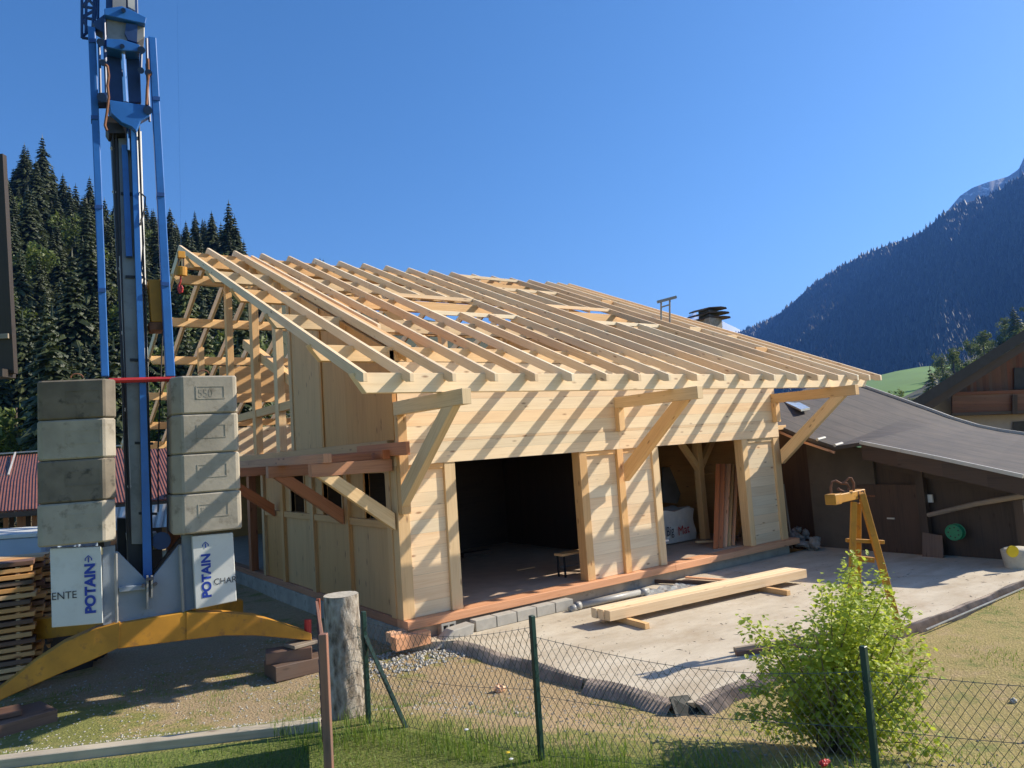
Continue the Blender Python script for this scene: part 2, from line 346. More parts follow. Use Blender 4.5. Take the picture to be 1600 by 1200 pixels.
def grid(name, xs, ys, zf, mat, smooth=True):
    X, Yy = np.meshgrid(xs, ys); Z = zf(X, Yy); nx, ny = len(xs), len(ys)
    V = np.stack([X.ravel(), Yy.ravel(), Z.ravel()], 1); idx = np.arange(nx*ny).reshape(ny, nx)
    Fa = np.stack([idx[:-1, :-1].ravel(), idx[:-1, 1:].ravel(), idx[1:, 1:].ravel(), idx[1:, :-1].ravel()], 1)
    return mesh_np(name, V.tolist(), Fa.tolist(), mat, smooth=smooth)
xs = np.unique(np.concatenate([np.linspace(-800, -60, 14), np.linspace(-60, -12, 16), np.linspace(-12, 14, 120), np.linspace(14, 60, 18), np.linspace(60, 4000, 14)]))
ys = np.unique(np.concatenate([np.linspace(-800, -40, 10), np.linspace(-40, -12, 10), np.linspace(-12, 10, 110), np.linspace(10, 60, 22), np.linspace(60, 4000, 16)]))
tag(grid('ground', xs, ys, gz, M['ground']), kind='structure')

# ------------------------------------------------------------------ concrete slab in front of the barn
SZ = -.32
def slab_mat():
    mt, nt, b = newmat('pale_dusty_concrete', .9); L = nt.links; tc = nd(nt, 'ShaderNodeTexCoord').outputs['Object']
    mp = nd(nt, 'ShaderNodeMapping'); L.new(tc, mp.inputs[0]); mp.inputs['Scale'].default_value = (1., 2.6, 1); mp.inputs['Rotation'].default_value = (0, 0, .25)
    a = noise(nt, mp.outputs[0], .9, 6, .6); f = noise(nt, tc, 22., 5, .6); s = noise(nt, tc, 1.7, 5, .65)
    c = ramp(nt, a, [(.3, (.41, .345, .25)), (.7, (.58, .52, .41))]); c = mixc(nt, ramp(nt, s, [(.5, (0, 0, 0)), (.72, (.45, .45, .45))]), c, (.33, .24, .15)); st = noise(nt, mp.outputs[0], 3.4, 7, .7); c = mixc(nt, ramp(nt, st, [(.58, (0, 0, 0)), (.70, (.5, .5, .5))]), c, (.27, .215, .15))
    c = mixc(nt, ramp(nt, f, [(.55, (0, 0, 0)), (.75, (.3, .3, .3))]), c, (.3, .24, .17)); L.new(c, b.inputs['Base Color']); bump(nt, b, f, .004, .5)
    return mt
M['slab'] = slab_mat()
edge_px = [(712, 1001), (760, 1014), (812, 1030), (866, 1046), (915, 1060), (960, 1071), (1010, 1083), (1060, 1097)]
E1 = [onZ(x, y, SZ) for x, y in edge_px]
E2 = [onZ(x, y, SZ) for x, y in ((1085, 1098), (1135, 1074), (1190, 1050), (1300, 1018), (1420, 977), (1520, 938), (1600, 905))]
far_corner = E2[-1]+(E2[-1]-E2[-2])/np.linalg.norm(E2[-1]-E2[-2])*1.6
poly = [(-.0, -.04), *[(p[0], p[1]) for p in E1], *[(p[0], p[1]) for p in E2], (far_corner[0], far_corner[1]), (12.5, far_corner[1]+1), (12.5, -.04)]
b = MB(); b.prism([(x, y, SZ-.25) for x, y in poly], (0, 0, .25), (1, 0, 0)); tag(b.build('concrete_slab', M['slab']), kind='structure')

# ------------------------------------------------------------------ the timber barn
LX = 9.82; PIT = .4265; RZ = 3.57; RY = -1.78; RIDGE = 8.7; RD = .155       # top of rafters at RY is RZ
def ztop(y): return RZ + PIT*(min(y, 2*RIDGE-y)-RY)
def zbot(y): return ztop(y)-RD
barn = thing('timber_barn', 'unfinished barn of pale new timber with open rafters, two large doorways and three wall brackets', 'barn', (0, 0, 0))
def part(bb, name, mat, parent=None, bevel=.004): return bb.build(name, M[mat] if isinstance(mat, str) else mat, parent or barn, bevel)
# foundations and sill
b = MB(); b.box((-.02, 0, -.75), (LX+.02, .2, -.132), (1, 0, 0)); b.box((-.02, .2, -.75), (.16, 17.4, -.132), (0, 1, 0)); b.box((LX-.16, .2, -.75), (LX+.02, 17.4, -.132), (0, 1, 0)); b.box((.16, 17.2, -.75), (LX-.16, 17.4, -.132), (1, 0, 0)); part(b, 'foundation', 'concrete')
b = MB(); b.box((.0, -.13, -.13), (5.9, .22, -.004), (1, 0, 0)); part(b, 'sill', 'larch_l')
b = MB(); b.box((5.903, -.13, -.13), (LX+.25, .22, -.004), (1, 0, 0)); part(b, 'sill', 'larch_l')
b = MB(); b.box((.0, .223, -.13), (.2, 17.4, -.004), (0, 1, 0)); part(b, 'sill', 'larch')
b = MB(); b.box((-.28, -.1, -.26), (-.003, .06, -.12), (1, 0, 0)); part(b, 'sill_end', 'larch_l')
b = MB(); b.box((-.3, -.32, -.34), (.28, -.14, -.15), (1, 0, 0)); part(b, 'sill_end', 'larch_l')
b = MB(); b.box((.2, .22, -.05), (LX-.02, 17.2, .0), (1, 0, 0)); part(b, 'floor', 'floor', bevel=0)
# front posts and recessed panels
for x0, x1, y0 in ((0, .2, 0), (.86, 1.06, -.015), (3.72, 3.9, -.015), (4.66, 4.82, -.03), (5.62, 5.80, -.015), (8.46, 8.64, -.015), (9.6, LX, -.02)):
    b = MB(); b.box((x0, y0, 0), (x1, .2, 2.338), (0, 0, 1)); part(b, 'post', 'spruce')
for x0, x1 in ((.203, .857), (3.903, 4.657), (4.823, 5.617), (8.643, 9.597)):
    b = MB(); b.box((x0, .035, .0), (x1, .15, 2.338), (1, 0, 0)); part(b, 'wall_panel', 'panel', bevel=0)
    b = MB(); b.box((x0, .0, 2.25), (x1, .033, 2.336), (1, 0, 0)); part(b, 'rail', 'spruce')
for x0, x1 in ((0.002, 4.74), (4.743, LX)):
    b = MB(); b.box((x0, -.03, 2.34), (x1, .2, 2.678), (1, 0, 0)); part(b, 'header_beam', 'panel', bevel=0)
b = MB(); b.box((.085, -.02, 2.682), (LX, .16, 3.98), (1, 0, 0)); part(b, 'front_boarding', 'panel', bevel=0)
for x0, x1, zt in ((4.68, 4.83, 3.12), (9.64, 9.80, 3.12), (.006, .16, 3.12)):
    b = MB(); b.box((x0, -.14, 2.682 if x0 > .1 else 1.6), (x1, -.022, zt), (0, 0, 1)); part(b, 'pilaster', 'spruce')
b = MB(); b.box((LX+.003, -.02, 2.50), (LX+.33, .12, 2.60), (1, 0, 0)); part(b, 'plate_end', 'spruce')
# three brackets under the eave purlin
for x0 in (-.008, 4.68, 9.64):
    br = MB(); br.box((x0+.01, -2.08, 3.122), (x0+.15, -.022, 3.333), (0, 1, 0)); bo = part(br, 'bracket', 'spruce')
    q = MB(); xx = x0+.01
    q.prism([(xx, -1.82, 3.12), (xx, -1.50, 3.12), (xx, -.142, 2.04), (xx, -.142, 1.72)], (.13, 0, 0), (0, -1.5, 1.4)); q.build('brace', M['spruce'], bo, .004)
# purlins (front and rear slope), gable overhang ends cut on a slant
XR = 11.35
def purlin(y0, y1, z0, z1, xl=-1.28, xr=11.2, mat='spruce', name='purlin'):
    b = MB(); hh = z1-z0
    b.prism([(xl-.02, y0, z1), (xl, y0, z1-.04), (xl+.16, y0, z0), (xr-.16, y0, z0), (xr, y0, z1-.04), (xr, y0, z1)], (0, y1-y0, 0), (1, 0, 0)); return part(b, name, mat)
purlin(-1.54, -1.40, 3.337, 3.602, mat='spruce_l')
for yc in (-.02, 1.93, 4.0, 5.9, 7.74):
    for yy in ((yc, yc+.14), (2*RIDGE-yc-.14, 2*RIDGE-yc)):
        zt = ztop(yc)-.115; purlin(yy[0], yy[1], zt-.24, zt, mat='spruce')
purlin(2*RIDGE+1.40, 2*RIDGE+1.54, 3.337, 3.602)
b = MB(); b.box((-1.2, RIDGE-.09, zbot(RIDGE)-.42), (11.2, RIDGE+.09, zbot(RIDGE)-.02), (1, 0, 0)); part(b, 'ridge_beam', 'spruce')
for yy_ in (11.5, 14.6):
    b = MB(); b.box((.3, yy_, 4.6), (LX-.3, yy_+.05, 5.4), (1, 0, 0)); part(b, 'rear_bracing_board', 'spruce')
# rafters
RX = [-1.23, -.57, .08, .78, 1.50, 2.21, 2.93, 3.65, 4.37, 5.10, 5.84, 6.58, 7.34, 8.09, 8.83, 9.59, 10.35, 10.83, 11.31]
openings = [(2, (6, 7), 2.5, 4.2), (None, (12, 13), 2.45, 4.2), (None, (12, 13), 6.4, 8.3)]
def rafter(i, x, ya, yb, w=.066, side=1, depth=RD, plumb=True):
    b = MB()
    def Yf(y): return y if side > 0 else 2*RIDGE-y
    pa = [(x, Yf(ya), ztop(ya)), (x, Yf(yb), ztop(yb)), (x, Yf(yb), ztop(yb)-depth), (x, Yf(ya), ztop(ya)-(.115 if ya < -1 else depth))]
    if ya < -1: pa.insert(3, (x, Yf(ya+.12), ztop(ya+.12)-depth))
    b.prism(pa, (w, 0, 0), (0, side, PIT)); return part(b, 'rafter', 'spruce_l')
for i, x in enumerate(RX):
    dep = .15
    if i in (6, 7): segs = [(RY, 2.5), (4.25, RIDGE)]
    elif i in (12, 13): segs = [(RY, 2.45), (4.22, 6.4), (8.3, RIDGE)]
    else: segs = [(RY, RIDGE)]
    for a, c in segs: rafter(i, x-.033, a, c)
    rafter(i, x-.033, RY, RIDGE, side=-1, depth=.24)
b = MB(); b.prism([(.135, -.3, ztop(-.3)-.02), (.135, 8.2, ztop(8.2)-.02), (.135, 8.2, ztop(8.2)-.28), (.135, -.3, ztop(-.3)-.28)], (.1, 0, 0), (0, 1, PIT)); part(b, 'gable_rafter', 'spruce')
b = MB(); b.prism([(.30, 1.0, ztop(1.0)), (.30, 8.1, ztop(8.1)), (.30, 8.1, ztop(8.1)-.1), (.30, 1.0, ztop(1.0)-.1)], (.06, 0, 0), (0, 1, PIT)); part(b, 'rafter', 'spruce_l')
for x0, x1, y in ((2.21, 4.37, 4.2), (2.21, 4.37, 2.5), (6.58, 8.83, 4.2), (6.58, 8.83, 2.45), (6.58, 8.83, 8.3), (6.58, 8.83, 6.4)):
    b = MB(); b.beam((x0-.03, y, ztop(y)-.045), (x1+.05, y, ztop(y)-.045), .045, .085, (0, 0, 1)); part(b, 'trimmer', 'spruce_l')
for x, y in ((10.07, .4), (10.07, 2.35), (10.6, 1.6), (10.07, 5.6)):
    b = MB(); b.beam((x-.22, y, ztop(y)-.05), (x+.22, y, ztop(y)-.05), .05, .12); part(b, 'blocking', 'spruce')
# upper floor and interior
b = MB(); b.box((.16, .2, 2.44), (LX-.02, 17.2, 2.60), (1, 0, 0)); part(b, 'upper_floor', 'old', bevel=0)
b = MB(); b.box((.16, 6.0, .0), (LX-.18, 6.15, 2.44), (1, 0, 0)); part(b, 'inner_wall', 'old', bevel=0)  # dark timber colour paints the interior shade onto raw wood walls
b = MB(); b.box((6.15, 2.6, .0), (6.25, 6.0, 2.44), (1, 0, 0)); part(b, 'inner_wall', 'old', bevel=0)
b = MB(); b.box((.165, .4, .0), (.18, 5.99, 1.35), (0, 1, 0)); part(b, 'inner_lining', 'ply', bevel=0)
b = MB(); b.box((LX-.02, .2, .0), (LX, 17.2, 2.5), (0, 1, 0)); part(b, 'side_wall', 'ply', bevel=0)
for x, y in ((1.9, 3.4), (float(onY(1097, 780, 1.6)[0]), 1.6)):
    b = MB(); b.box((x, y, 0.), (x+.17, y+.17, 2.43), (0, 0, 1)); p_ = part(b, 'inner_post', 'spruce')
    for s in (-1, 1):
        q = MB(); q.beam((x+.085, y+.085, 1.65), (x+.085+s*.62, y+.085, 2.40), .13, .13); q.build('brace', M['spruce'], p_, .004)
# ---- gable wall facing the crane (x = 0)
WIN = [(.42, 1.27), (2.26, 3.17), (4.19, 5.02)]
ybr = [(.203, .40), (1.29, 2.24), (3.19, 4.17), (5.04, 5.60)]
for y0, y1 in ((.203, .36), (1.9, 2.05), (3.62, 3.78), (5.4, 5.55), (6.75, 6.91), (7.85, 8.05)):
    b = MB(); b.box((-.02, y0, 0), (.15, y1, 2.335), (0, 0, 1)); part(b, 'post', 'ply' if y0 < 7.5 else 'larch')
b = MB(); b.box((.0, .363, 1.36), (.14, 6.747, 1.48), (0, 1, 0)); part(b, 'rail', 'ply')
for y0, y1 in ((.363, 1.897), (2.053, 3.617), (3.783, 5.397), (5.553, 6.747)):
    b = MB(); b.box((.05, y0, .0), (.12, y1, 1.357), (0, 0, 1)); part(b, 'wall_panel', 'ply', bevel=0)
b = MB(); ys_ = [.363, .42, 1.27, 2.26, 3.17, 4.19, 5.02, 6.747]
for k in (0, 2, 4, 6):
    y0, y1 = ys_[k], ys_[k+1]; b = MB(); b.box((.045, y0, 1.483), (.12, y1, 2.335), (0, 0, 1)); part(b, 'wall_panel', 'ply', bevel=0)
for k in range(3):
    y0, y1 = WIN[k]
    b = MB()
    b.box((.02, y0-.04, 1.483), (.13, y0, 2.30), (0, 0, 1)); b.box((.02, y1, 1.483), (.13, y1+.04, 2.30), (0, 0, 1)); b.box((.02, y0, 2.24), (.13, y1, 2.30), (0, 1, 0)); part(b, 'window_frame', 'ply')
b = MB(); b.box((-.03, .203, 2.342), (.16, 17.4, 2.49), (0, 1, 0)); part(b, 'gable_plate', 'larch')
b = MB(); b.box((-.05, -.56, 2.56), (.14, 8.9, 2.76), (0, 1, 0)) if False else b.box((-.1, -.58, 2.50), (-.033, 1.2, 2.70), (0, 1, 0)); part(b, 'floor_joist', 'larch')
b = MB(); b.box((-.025, .203, 2.56), (.16, 17.4, 2.745), (0, 1, 0)); part(b, 'gable_plate', 'ply')  # spruce plate in the darker plywood tone, which carries the gable's shade
# upper gable plywood
def gpanel(y0, y1, x=.0, top=None):
    b = MB(); zt = lambda y: zbot(y)-.02
    b.prism([(x, y0, 2.748), (x, y1, 2.748), (x, y1, zt(y1)), (x, y0, zt(y0))], (.07, 0, 0), (0, 0, 1)); return part(b, 'gable_panel', 'ply', bevel=0)
gpanel(-.02, 1.80, -.004); gpanel(1.806, 2.90, .002); gpanel(2.906, 4.60, .0)
b = MB(); b.box((-.028, 2.86, 2.75), (-.003, 2.96, zbot(2.9)-.03), (0, 0, 1)); part(b, 'batten', 'ply')
b = MB(); b.box((-.028, 4.50, 2.75), (.12, 4.66, zbot(4.5)-.03), (0, 0, 1)); part(b, 'batten', 'ply')
def gpost(y, w=.2, x=-.01, zt=None, z0=2.75):
    b = MB(); z1 = zbot(y if y < RIDGE else 2*RIDGE-y-w)-.03 if zt is None else zt
    b.box((x, y, z0), (x+.16, y+w, z1), (0, 0, 1)); part(b, 'post', 'spruce')
for y in (5.45, 7.15): gpost(y, .24)
for y in (9.4, 12.6): gpost(y, .2)
gpost(17.2, .2)
for y0, y1, z0, z1 in ((4.66, 17.3, 3.62, 3.80),):
    b = MB(); b.box((.01, y0, z0), (.13, y1, z1), (0, 1, 0)); part(b, 'rail', 'spruce')
for a, c in (((.24, 4.9, 4.15), (.24, 8.6, 5.6)),):
    b = MB(); b.beam(a, c, .16, .22); part(b, 'brace', 'spruce')
# bracing frames inside the loft
for x in (3.3, 9.5):
    for y in (4.0, 13.2):
        b = MB(); b.box((x, y, 2.61), (x+.16, y+.16, zbot(min(y, 2*RIDGE-y-.16))-.22), (0, 0, 1)); part(b, 'loft_post', 'spruce')
    b = MB(); b.box((x, 2.9, 4.35), (x+.12, 14.5, 4.57), (0, 1, 0)); part(b, 'tie_beam', 'spruce')
    for s in (1, -1):
        y1 = RIDGE+s*4.3; y2 = RIDGE+s*.4
        b = MB(); b.beam((x+.26, y1, 4.6), (x+.26, y2, 7.2), .16, .28); part(b, 'brace', 'spruce')
b = MB(); b.box((.16, 17.22, 2.62), (LX-.16, 17.36, 3.9), (1, 0, 0)); part(b, 'rear_boarding', 'panel', bevel=0)
b = MB(); b.box((.16, 17.2, 0), (LX-.16, 17.36, 2.44), (1, 0, 0)); part(b, 'rear_wall', 'ply', bevel=0)
# side gable (far end) posts
b = MB(); b.prism([(LX-.12, .2, 2.62), (LX-.12, 17.2, 2.62), (LX-.12, 17.2, zbot(.2)-.3), (LX-.12, RIDGE, zbot(RIDGE)-.45), (LX-.12, .2, zbot(.2)-.3)], (.05, 0, 0), (0, 0, 1)); part(b, 'far_gable_boarding', 'ply', bevel=0)
for y in (3.5, 7.0, 10.4, 13.9):
    b = MB(); b.box((LX-.3, y, 2.61), (LX-.14, y+.16, zbot(min(y, 2*RIDGE-y-.16))-.03), (0, 0, 1)); part(b, 'post', 'spruce')
# low canopy frame on the gable
for k, yb in enumerate((.03, 2.05, 5.9)):
    mt = 'larch'
    q = MB(); q.box((-1.32, yb, 2.27), (-.035, yb+.14, 2.46), (1, 0, 0)); bo = part(q, 'canopy_bracket', mt if k else 'spruce' if False else mt)
    q = MB(); q.prism([(-1.22, yb+.01, 2.268), (-.92, yb+.01, 2.268), (-.03, yb+.01, 1.62), (-.03, yb+.01, 1.36)], (0, .12, 0), (1, 0, -.75)); q.build('brace', M['spruce'] if k == 0 else M['larch'], bo, .004)
for x in (-1.16, -.22):
    b = MB(); b.box((x, -.03, 2.463), (x+.13, 8.6, 2.60), (0, 1, 0)); part(b, 'canopy_purlin', 'larch')
b = MB(); b.box((-.98, .2, 2.463), (-.3, .34, 2.56), (1, 0, 0)); part(b, 'canopy_noggin', 'larch')

# ------------------------------------------------------------------ roof stand and chimney behind the ridge line
p = onX(1040, 502, 9.86); t = thing('steel_roof_stand', 'grey steel two legged stand standing on the far rafters', 'stand', p)
D = 20.0
def P(x, y, d=D): return at(x, y, d)
b = MB(); b.tube([P(1033, 500), P(1033, 472)], .025); b.build('leg', M['steel'], t)
b = MB(); b.tube([P(1046.5, 504), P(1046.5, 468)], .025); b.build('leg', M['steel'], t)
b = MB(); b.beam(P(1027, 472), P(1057, 464), .07, .07); b.build('top_bar', M['steel'], t)
b = MB(); b.tube([P(1033, 480), P(1046.5, 476)], .02); b.build('cross_bar', M['steel'], t)
ch = thing('stone_chimney', 'dark tiered chimney showing above the far end of the rafters', 'chimney', at(1110, 600, 34))
c0 = at(1107, 500, 34); b = MB()
b.box((c0[0]-.42, c0[1]-.42, -2), (c0[0]+.42, c0[1]+.42, c0[2]+.02)); b.build('stack', M['rubble'], ch)
def slabs(cx, cy, z, w, h, tip):
    b = MB(); n = 5
    pts = [(-w, z), (-w*.55, z+tip), (w*.5, z+tip), (w*.95, z+tip*.4), (w, z)]
    b.prism([(cx+a*_r0[0], cy+a*_r0[1]-.45, zz) for a, zz in pts]+[(cx+a*_r0[0], cy+a*_r0[1]-.45, zz-h) for a, zz in reversed(pts)], (0, .9, 0)); return b
for k, (w, z) in enumerate(((.66, .02), (.62, .24), (.52, .46))):
    slabs(c0[0], c0[1], c0[2]+z+.0, w, .06, .08).build('cap_slab', M['old'], ch)
    if k < 2:
        b = MB(); b.box((c0[0]-.3, c0[1]-.3, c0[2]+z+.08), (c0[0]+.3, c0[1]+.3, c0[2]+z+.18)); b.build('cap_block', M['steel_d'], ch)

# ------------------------------------------------------------------ crane
CU = np.array([.994, -.11, 0]); CV = np.array([.11, .994, 0]); CO = np.array([-3.42, .42, 0])
def cw(x, y, d):
    """photo point on the crane's own upright plane lying d behind its front"""
    r = ray(x, y); n = CV; t = ((CO-CAM)@n+d)/(r@n); return CAM+t*r
def cpoly(pts, d, th, axis=None):
    b = MB(); b.prism([cw(x, y, d) for x, y in pts], CV*th, axis); return b
G0 = -.44
def cpolyd(pts, th):
    b = MB(); b.prism([cw(x, y, d) for x, y, d in pts], CV*th); return b
crane = thing('tower_crane', 'blue self erecting tower crane with grey mast, yellow legs and lettered white panels', 'crane', (CO[0], CO[1], G0))
cpoly([(166, -60), (214, -60), (217, 60), (221, 160), (170, 160), (165, 60)], .35, .45).build('upper_mast', M['blue_d'], crane, .01)
cpoly([(176, -60), (196, -60), (197, 12), (176, 12)], .30, .06).build('mast_plate', M['steel'], crane)
cpoly([(198, -60), (209, -60), (211, 16), (200, 10)], .30, .06).build('mast_plate', M['steel_l'], crane)
cpoly([(170, 150), (218, 165), (228, 500), (240, 904), (232, 915), (200, 895), (188, 500)], .5, .5).build('lower_mast', M['steel_d'], crane, .01)
cpoly([(185, 216), (212, 216), (222, 500), (232, 850), (206, 850), (194, 500)], .44, .056).build('mast_plate', M['steel'], crane)
cpolyd([(212, 205, .36), (221, 205, .62), (229, 460, .62), (237, 780, .62), (227, 780, .36), (219, 460, .36)], .12).build('mast_edge', M['white'], crane)  # side strip whitened and turned outward to look sunlit
cpoly([(204, 188), (213, 188), (220, 400), (228, 600), (234, 780), (238, 905), (224, 905), (218, 600), (211, 400)], .26, .14).build('blue_rail', M['blue'], crane)
cpoly([(190, 226), (199, 226), (207, 400), (197, 400)], .34, .1).build('blue_rail', M['blue'], crane)
cpoly([(186, 400), (188, 400), (197, 600), (205, 760), (203, 760), (195, 600)], .40, .03).build('cable_guide', M['steel_l'], crane)
cpoly([(137, 40), (149, 42), (159, 280), (170.5, 588), (158, 588), (147, 280)], .2, .13).build('stay', M['blue'], crane, .01)
cpoly([(232, 56), (244, 58), (259, 320), (274, 588), (259, 588), (246, 320)], .2, .13).build('stay', M['blue'], crane, .01)
cpoly([(163, 13), (190, 9), (202, 14), (229, 27), (227, 37), (163, 23)], .12, .6).build('head_plate', M['blue'], crane, .008)
cpoly([(166, 60), (190, 61), (219, 70), (219, 80), (192, 79), (166, 73)], .12, .6).build('head_plate', M['blue'], crane, .008)
cpoly([(166, 27), (226, 36), (226, 58), (214, 66), (166, 62)], .22, .4).build('head_housing', M['steel'], crane, .01)
cpoly([(197, 36), (215, 38), (214, 66), (200, 62), (195, 52)], .17, .05).build('housing_cover', M['blue_d'], crane)
cpoly([(170, 156), (235, 165), (234, 181), (220, 189), (213, 205), (206, 198), (190, 191), (173, 176)], .10, .12).build('jack_plate', M['blue'], crane, .008)
b = MB(); b.tube([cw(192, 80, .2), cw(197, 160, .2)], .035, 10); b.build('jack_rod', M['chrome'], crane)
b = MB(); b.tube([cw(199, 190, .3), cw(201, 235, .3)], .025, 10); b.build('jack_rod', M['chrome'], crane)
def ctube(pts, d, r, name, mat, n=8):
    b = MB(); b.tube([cw(x, y, d) for x, y in pts], r, n); return b.build(name, M[mat], crane)
for pts in ([(155, 70), (157, 146)], [(163, 62), (166, 150)], [(221, 82), (220, 112)], [(229, 60), (230, 100)], [(229, 100), (234, 190)], [(163, 30), (165, 95)]): ctube(pts, .15, .018, 'stay_rod', 'blue_d', 6)
for x, y, r in ((157, 66, .05), (161, 98, .045), (159, 152, .06), (221, 78, .05), (220, 110, .045), (231, 172, .06), (191, 72, .03), (193, 16, .03), (232, 114, .05)):
    b = MB(); b.tube([cw(x, y, .06), cw(x, y, .22)], r, 12); b.build('pulley', M['blue_d'], crane)
cpoly([(152, 145), (168, 144), (168, 160), (153, 160)], .12, .2).build('pulley_block', M['blue_d'], crane, .006)
cpoly([(144, 36), (163, 22), (167, 60), (160, 50), (150, 44)], .2, .2).build('head_arm', M['blue_d'], crane, .006)
ctube([(162, 98), (168, 104), (170, 118), (168, 134), (170, 152), (167, 176), (164, 196), (167, 204)], .08, .019, 'rusty_chain', 'rust', 6)
ctube([(236, 116), (232, 118), (230, 140), (229, 164)], .08, .022, 'rusty_chain', 'rust', 6)
ctube([(231, 92), (232, 118)], .08, .02, 'rusty_chain', 'rust', 6)
cpoly([(166, 180), (176, 184), (192, 198), (196, 208), (170, 208), (165, 200)], .3, .3).build('jack_bracket', M['steel_d'], crane)
ctube([(218, 300), (227, 308), (226, 326), (220, 345), (225, 330), (219, 352)], .25, .012, 'hose', 'rope', 6)
for pts in ([(176, 206), (180, 330), (190, 560), (200, 830)], [(181, 206), (186, 330), (195, 560), (204, 830)], [(216, 200), (224, 400), (231, 600), (238, 850)]): ctube(pts, .34, .011, 'hoist_rope', 'rope', 6)
ctube([(222, 345), (224, 380), (221, 420), (226, 436), (221, 450), (228, 462)], .3, .012, 'hose', 'rope', 6)
for x, y in ((175, 232), (214, 216), (178, 300), (184, 420), (190, 520), (196, 640), (202, 760)):
    b = MB(); b.tube([cw(x, y, .40), cw(x, y, .52)], .028, 6); b.build('bolt', M['steel_l'], crane)
for y in (300, 430, 560, 690, 800):
    dx = (y-215)*.062; cpoly([(184+dx*.9, y), (213+dx*.9, y+1), (213+dx*.9, y+5), (184+dx*.9, y+4)], .415, .03).build('mast_clamp', M['steel_d'], crane)
for xa, ya, xb, yb in ((139, 60, 150, 60), (142, 180, 153, 180), (148, 320, 160, 320), (153, 450, 165, 450), (239, 150, 250, 151), (245, 300, 257, 301), (252, 440, 264, 441)):
    cpoly([(xa, ya), (xb, yb), (xb, yb+6), (xa, ya+6)], .185, .16).build('stay_collar', M['blue_r'], crane)
# folded lattice jib to the upper left
b = MB()
for a, c in (((128, -60), (128, 59)), ((150, -60), (144, 60)), ((136, -60), (134, 50)), ((154, -60), (153, 30)), ((128, 10), (153, 14)), ((128, 27), (150, 31)), ((128, 59), (144, 61)), ((128, 27), (152, 14)), ((128, 58), (148, 40)), ((128, 10), (150, -10)), ((130, -10), (153, -8)), ((148, 31), (152, -40)), ((128, -12), (150, 12)), ((128, 28), (144, 58))):
    b.tube([cw(*a, .5), cw(*c, .5)], .02, 6)
b.build('lattice_jib', M['blue_d'], crane)
# red tie bar, yellow cabinet, cable
ctube([(170, 595), (274, 592)], .22, .035, 'tie_bar', 'red')
cpoly([(231, 436), (256, 437), (257, 503), (236, 503)], .35, .3).build('cabinet', M['yellow'], crane, .01)
cpoly([(232, 503), (268, 503), (268, 516), (234, 516)], .35, .3).build('cabinet_base', M['rust'], crane, .01)
ctube([(254, 516), (251, 600), (247, 700), (247, 800)], .45, .01, 'cable', 'rope', 6)
ctube([(262, 440), (262, 505)], .3, .01, 'cable', 'steel_l', 6)
# base: blue-grey plates with the V notch, white lettered panels
cpoly([(180, 862), (184, 862), (229, 907), (232, 915), (238, 903), (279, 852), (285, 850), (290, 956), (184, 996)], .12, .10).build('base_plate', M['bluegrey'], crane, .006)
cpoly([(186, 918), (228, 913), (228, 921), (186, 926)], .04, .08).build('base_rib', M['bluegrey'], crane, .006)
cpoly([(229, 900), (232, 900), (232, 952), (229, 952)], .02, .1).build('pin_lug', M['steel'], crane)
cpoly([(236, 900), (239, 900), (239, 934), (236, 934)], .02, .1).build('pin_lug', M['steel'], crane)
for x, y in ((231, 905), (237, 904), (224, 915), (243, 912)):
    b = MB(); b.tube([cw(x, y, -.02), cw(x, y, .12)], .025, 8); b.build('pin', M['steel_d'], crane)
ctube([(181, 865), (183, 990)], .06, .02, 'guide_rod', 'steel'); ctube([(281, 852), (287, 975)], .06, .02, 'guide_rod', 'steel')
cpoly([(160, 855), (180, 852), (183, 985), (161, 976)], .12, .12).build('side_plate', M['bluegrey'], crane)
cpoly([(284, 836), (302, 836), (307, 950), (290, 955)], .14, .12).build('side_plate', M['bluegrey'], crane)
wl = cpolyd([(78, 857, .16), (158, 854, -.02), (161, 974, -.02), (81, 981, .16)], .14).build('white_panel', M['white'], crane, .008)
wr = cpoly([(300, 838), (364, 832), (370, 939), (306, 952)], -.02, .14).build('white_panel', M['white'], crane, .008)
cpoly([(197, 834), (246, 832), (246, 858), (200, 862)], .6, .3).build('control_box', M['steel_l'], crane, .01)
cpoly([(240, 893), (262, 866), (283, 840), (283, 850), (262, 880), (246, 900)], .3, .2).build('base_arm', M['old'], crane)
cpoly([(183, 810), (200, 810), (200, 862), (228, 905), (183, 868)], .9, .3).build('winch_frame', M['steel_d'], crane)
cpoly([(262, 650), (276, 640), (282, 850), (262, 880)], .7, .2).build('winch_frame', M['rust'], crane)
b = MB(); b.tube([cw(252, 845, .45), cw(252, 845, .7)], .12, 16); b.build('winch_drum', M['blue_d'], crane)
# yellow outriggers
def leg(stations, wd=.22):
    """stations: top px, bottom px, depth"""
    b = MB(); n = len(stations); V = []
    for (xt, yt), (xb, yb), d in stations:
        T = cw(xt, yt, d); Bm = cw(xb, yb, d); V.append((T, Bm))
    base = len(b.v)
    for T, Bm in V:
        b.v += [tuple(T), tuple(T+CV*wd), tuple(Bm+CV*wd), tuple(Bm)]
    ax = V[-1][0]-V[0][0]; ax = Vector(ax).normalized(); o = b.off()
    for i in range(n-1):
        s0 = base+4*i; s1 = s0+4
        for k in range(4):
            k2 = (k+1) % 4; b.face([s0+k, s0+k2, s1+k2, s1+k], ax, o)
    b.face([base+3, base+2, base+1, base], ax, o); e = base+4*(n-1); b.face([e, e+1, e+2, e+3], ax, o)
    return b
leg([((188, 972), (186, 1012), .0), ((150, 982), (140, 1033), .07), ((100, 1004), (90, 1054), .16), ((55, 1033), (45, 1074), .24), ((10, 1068), (5, 1092), .32), ((-25, 1095), (-28, 1112), .38)]).build('outrigger_leg', M['yellow'], crane, .008)
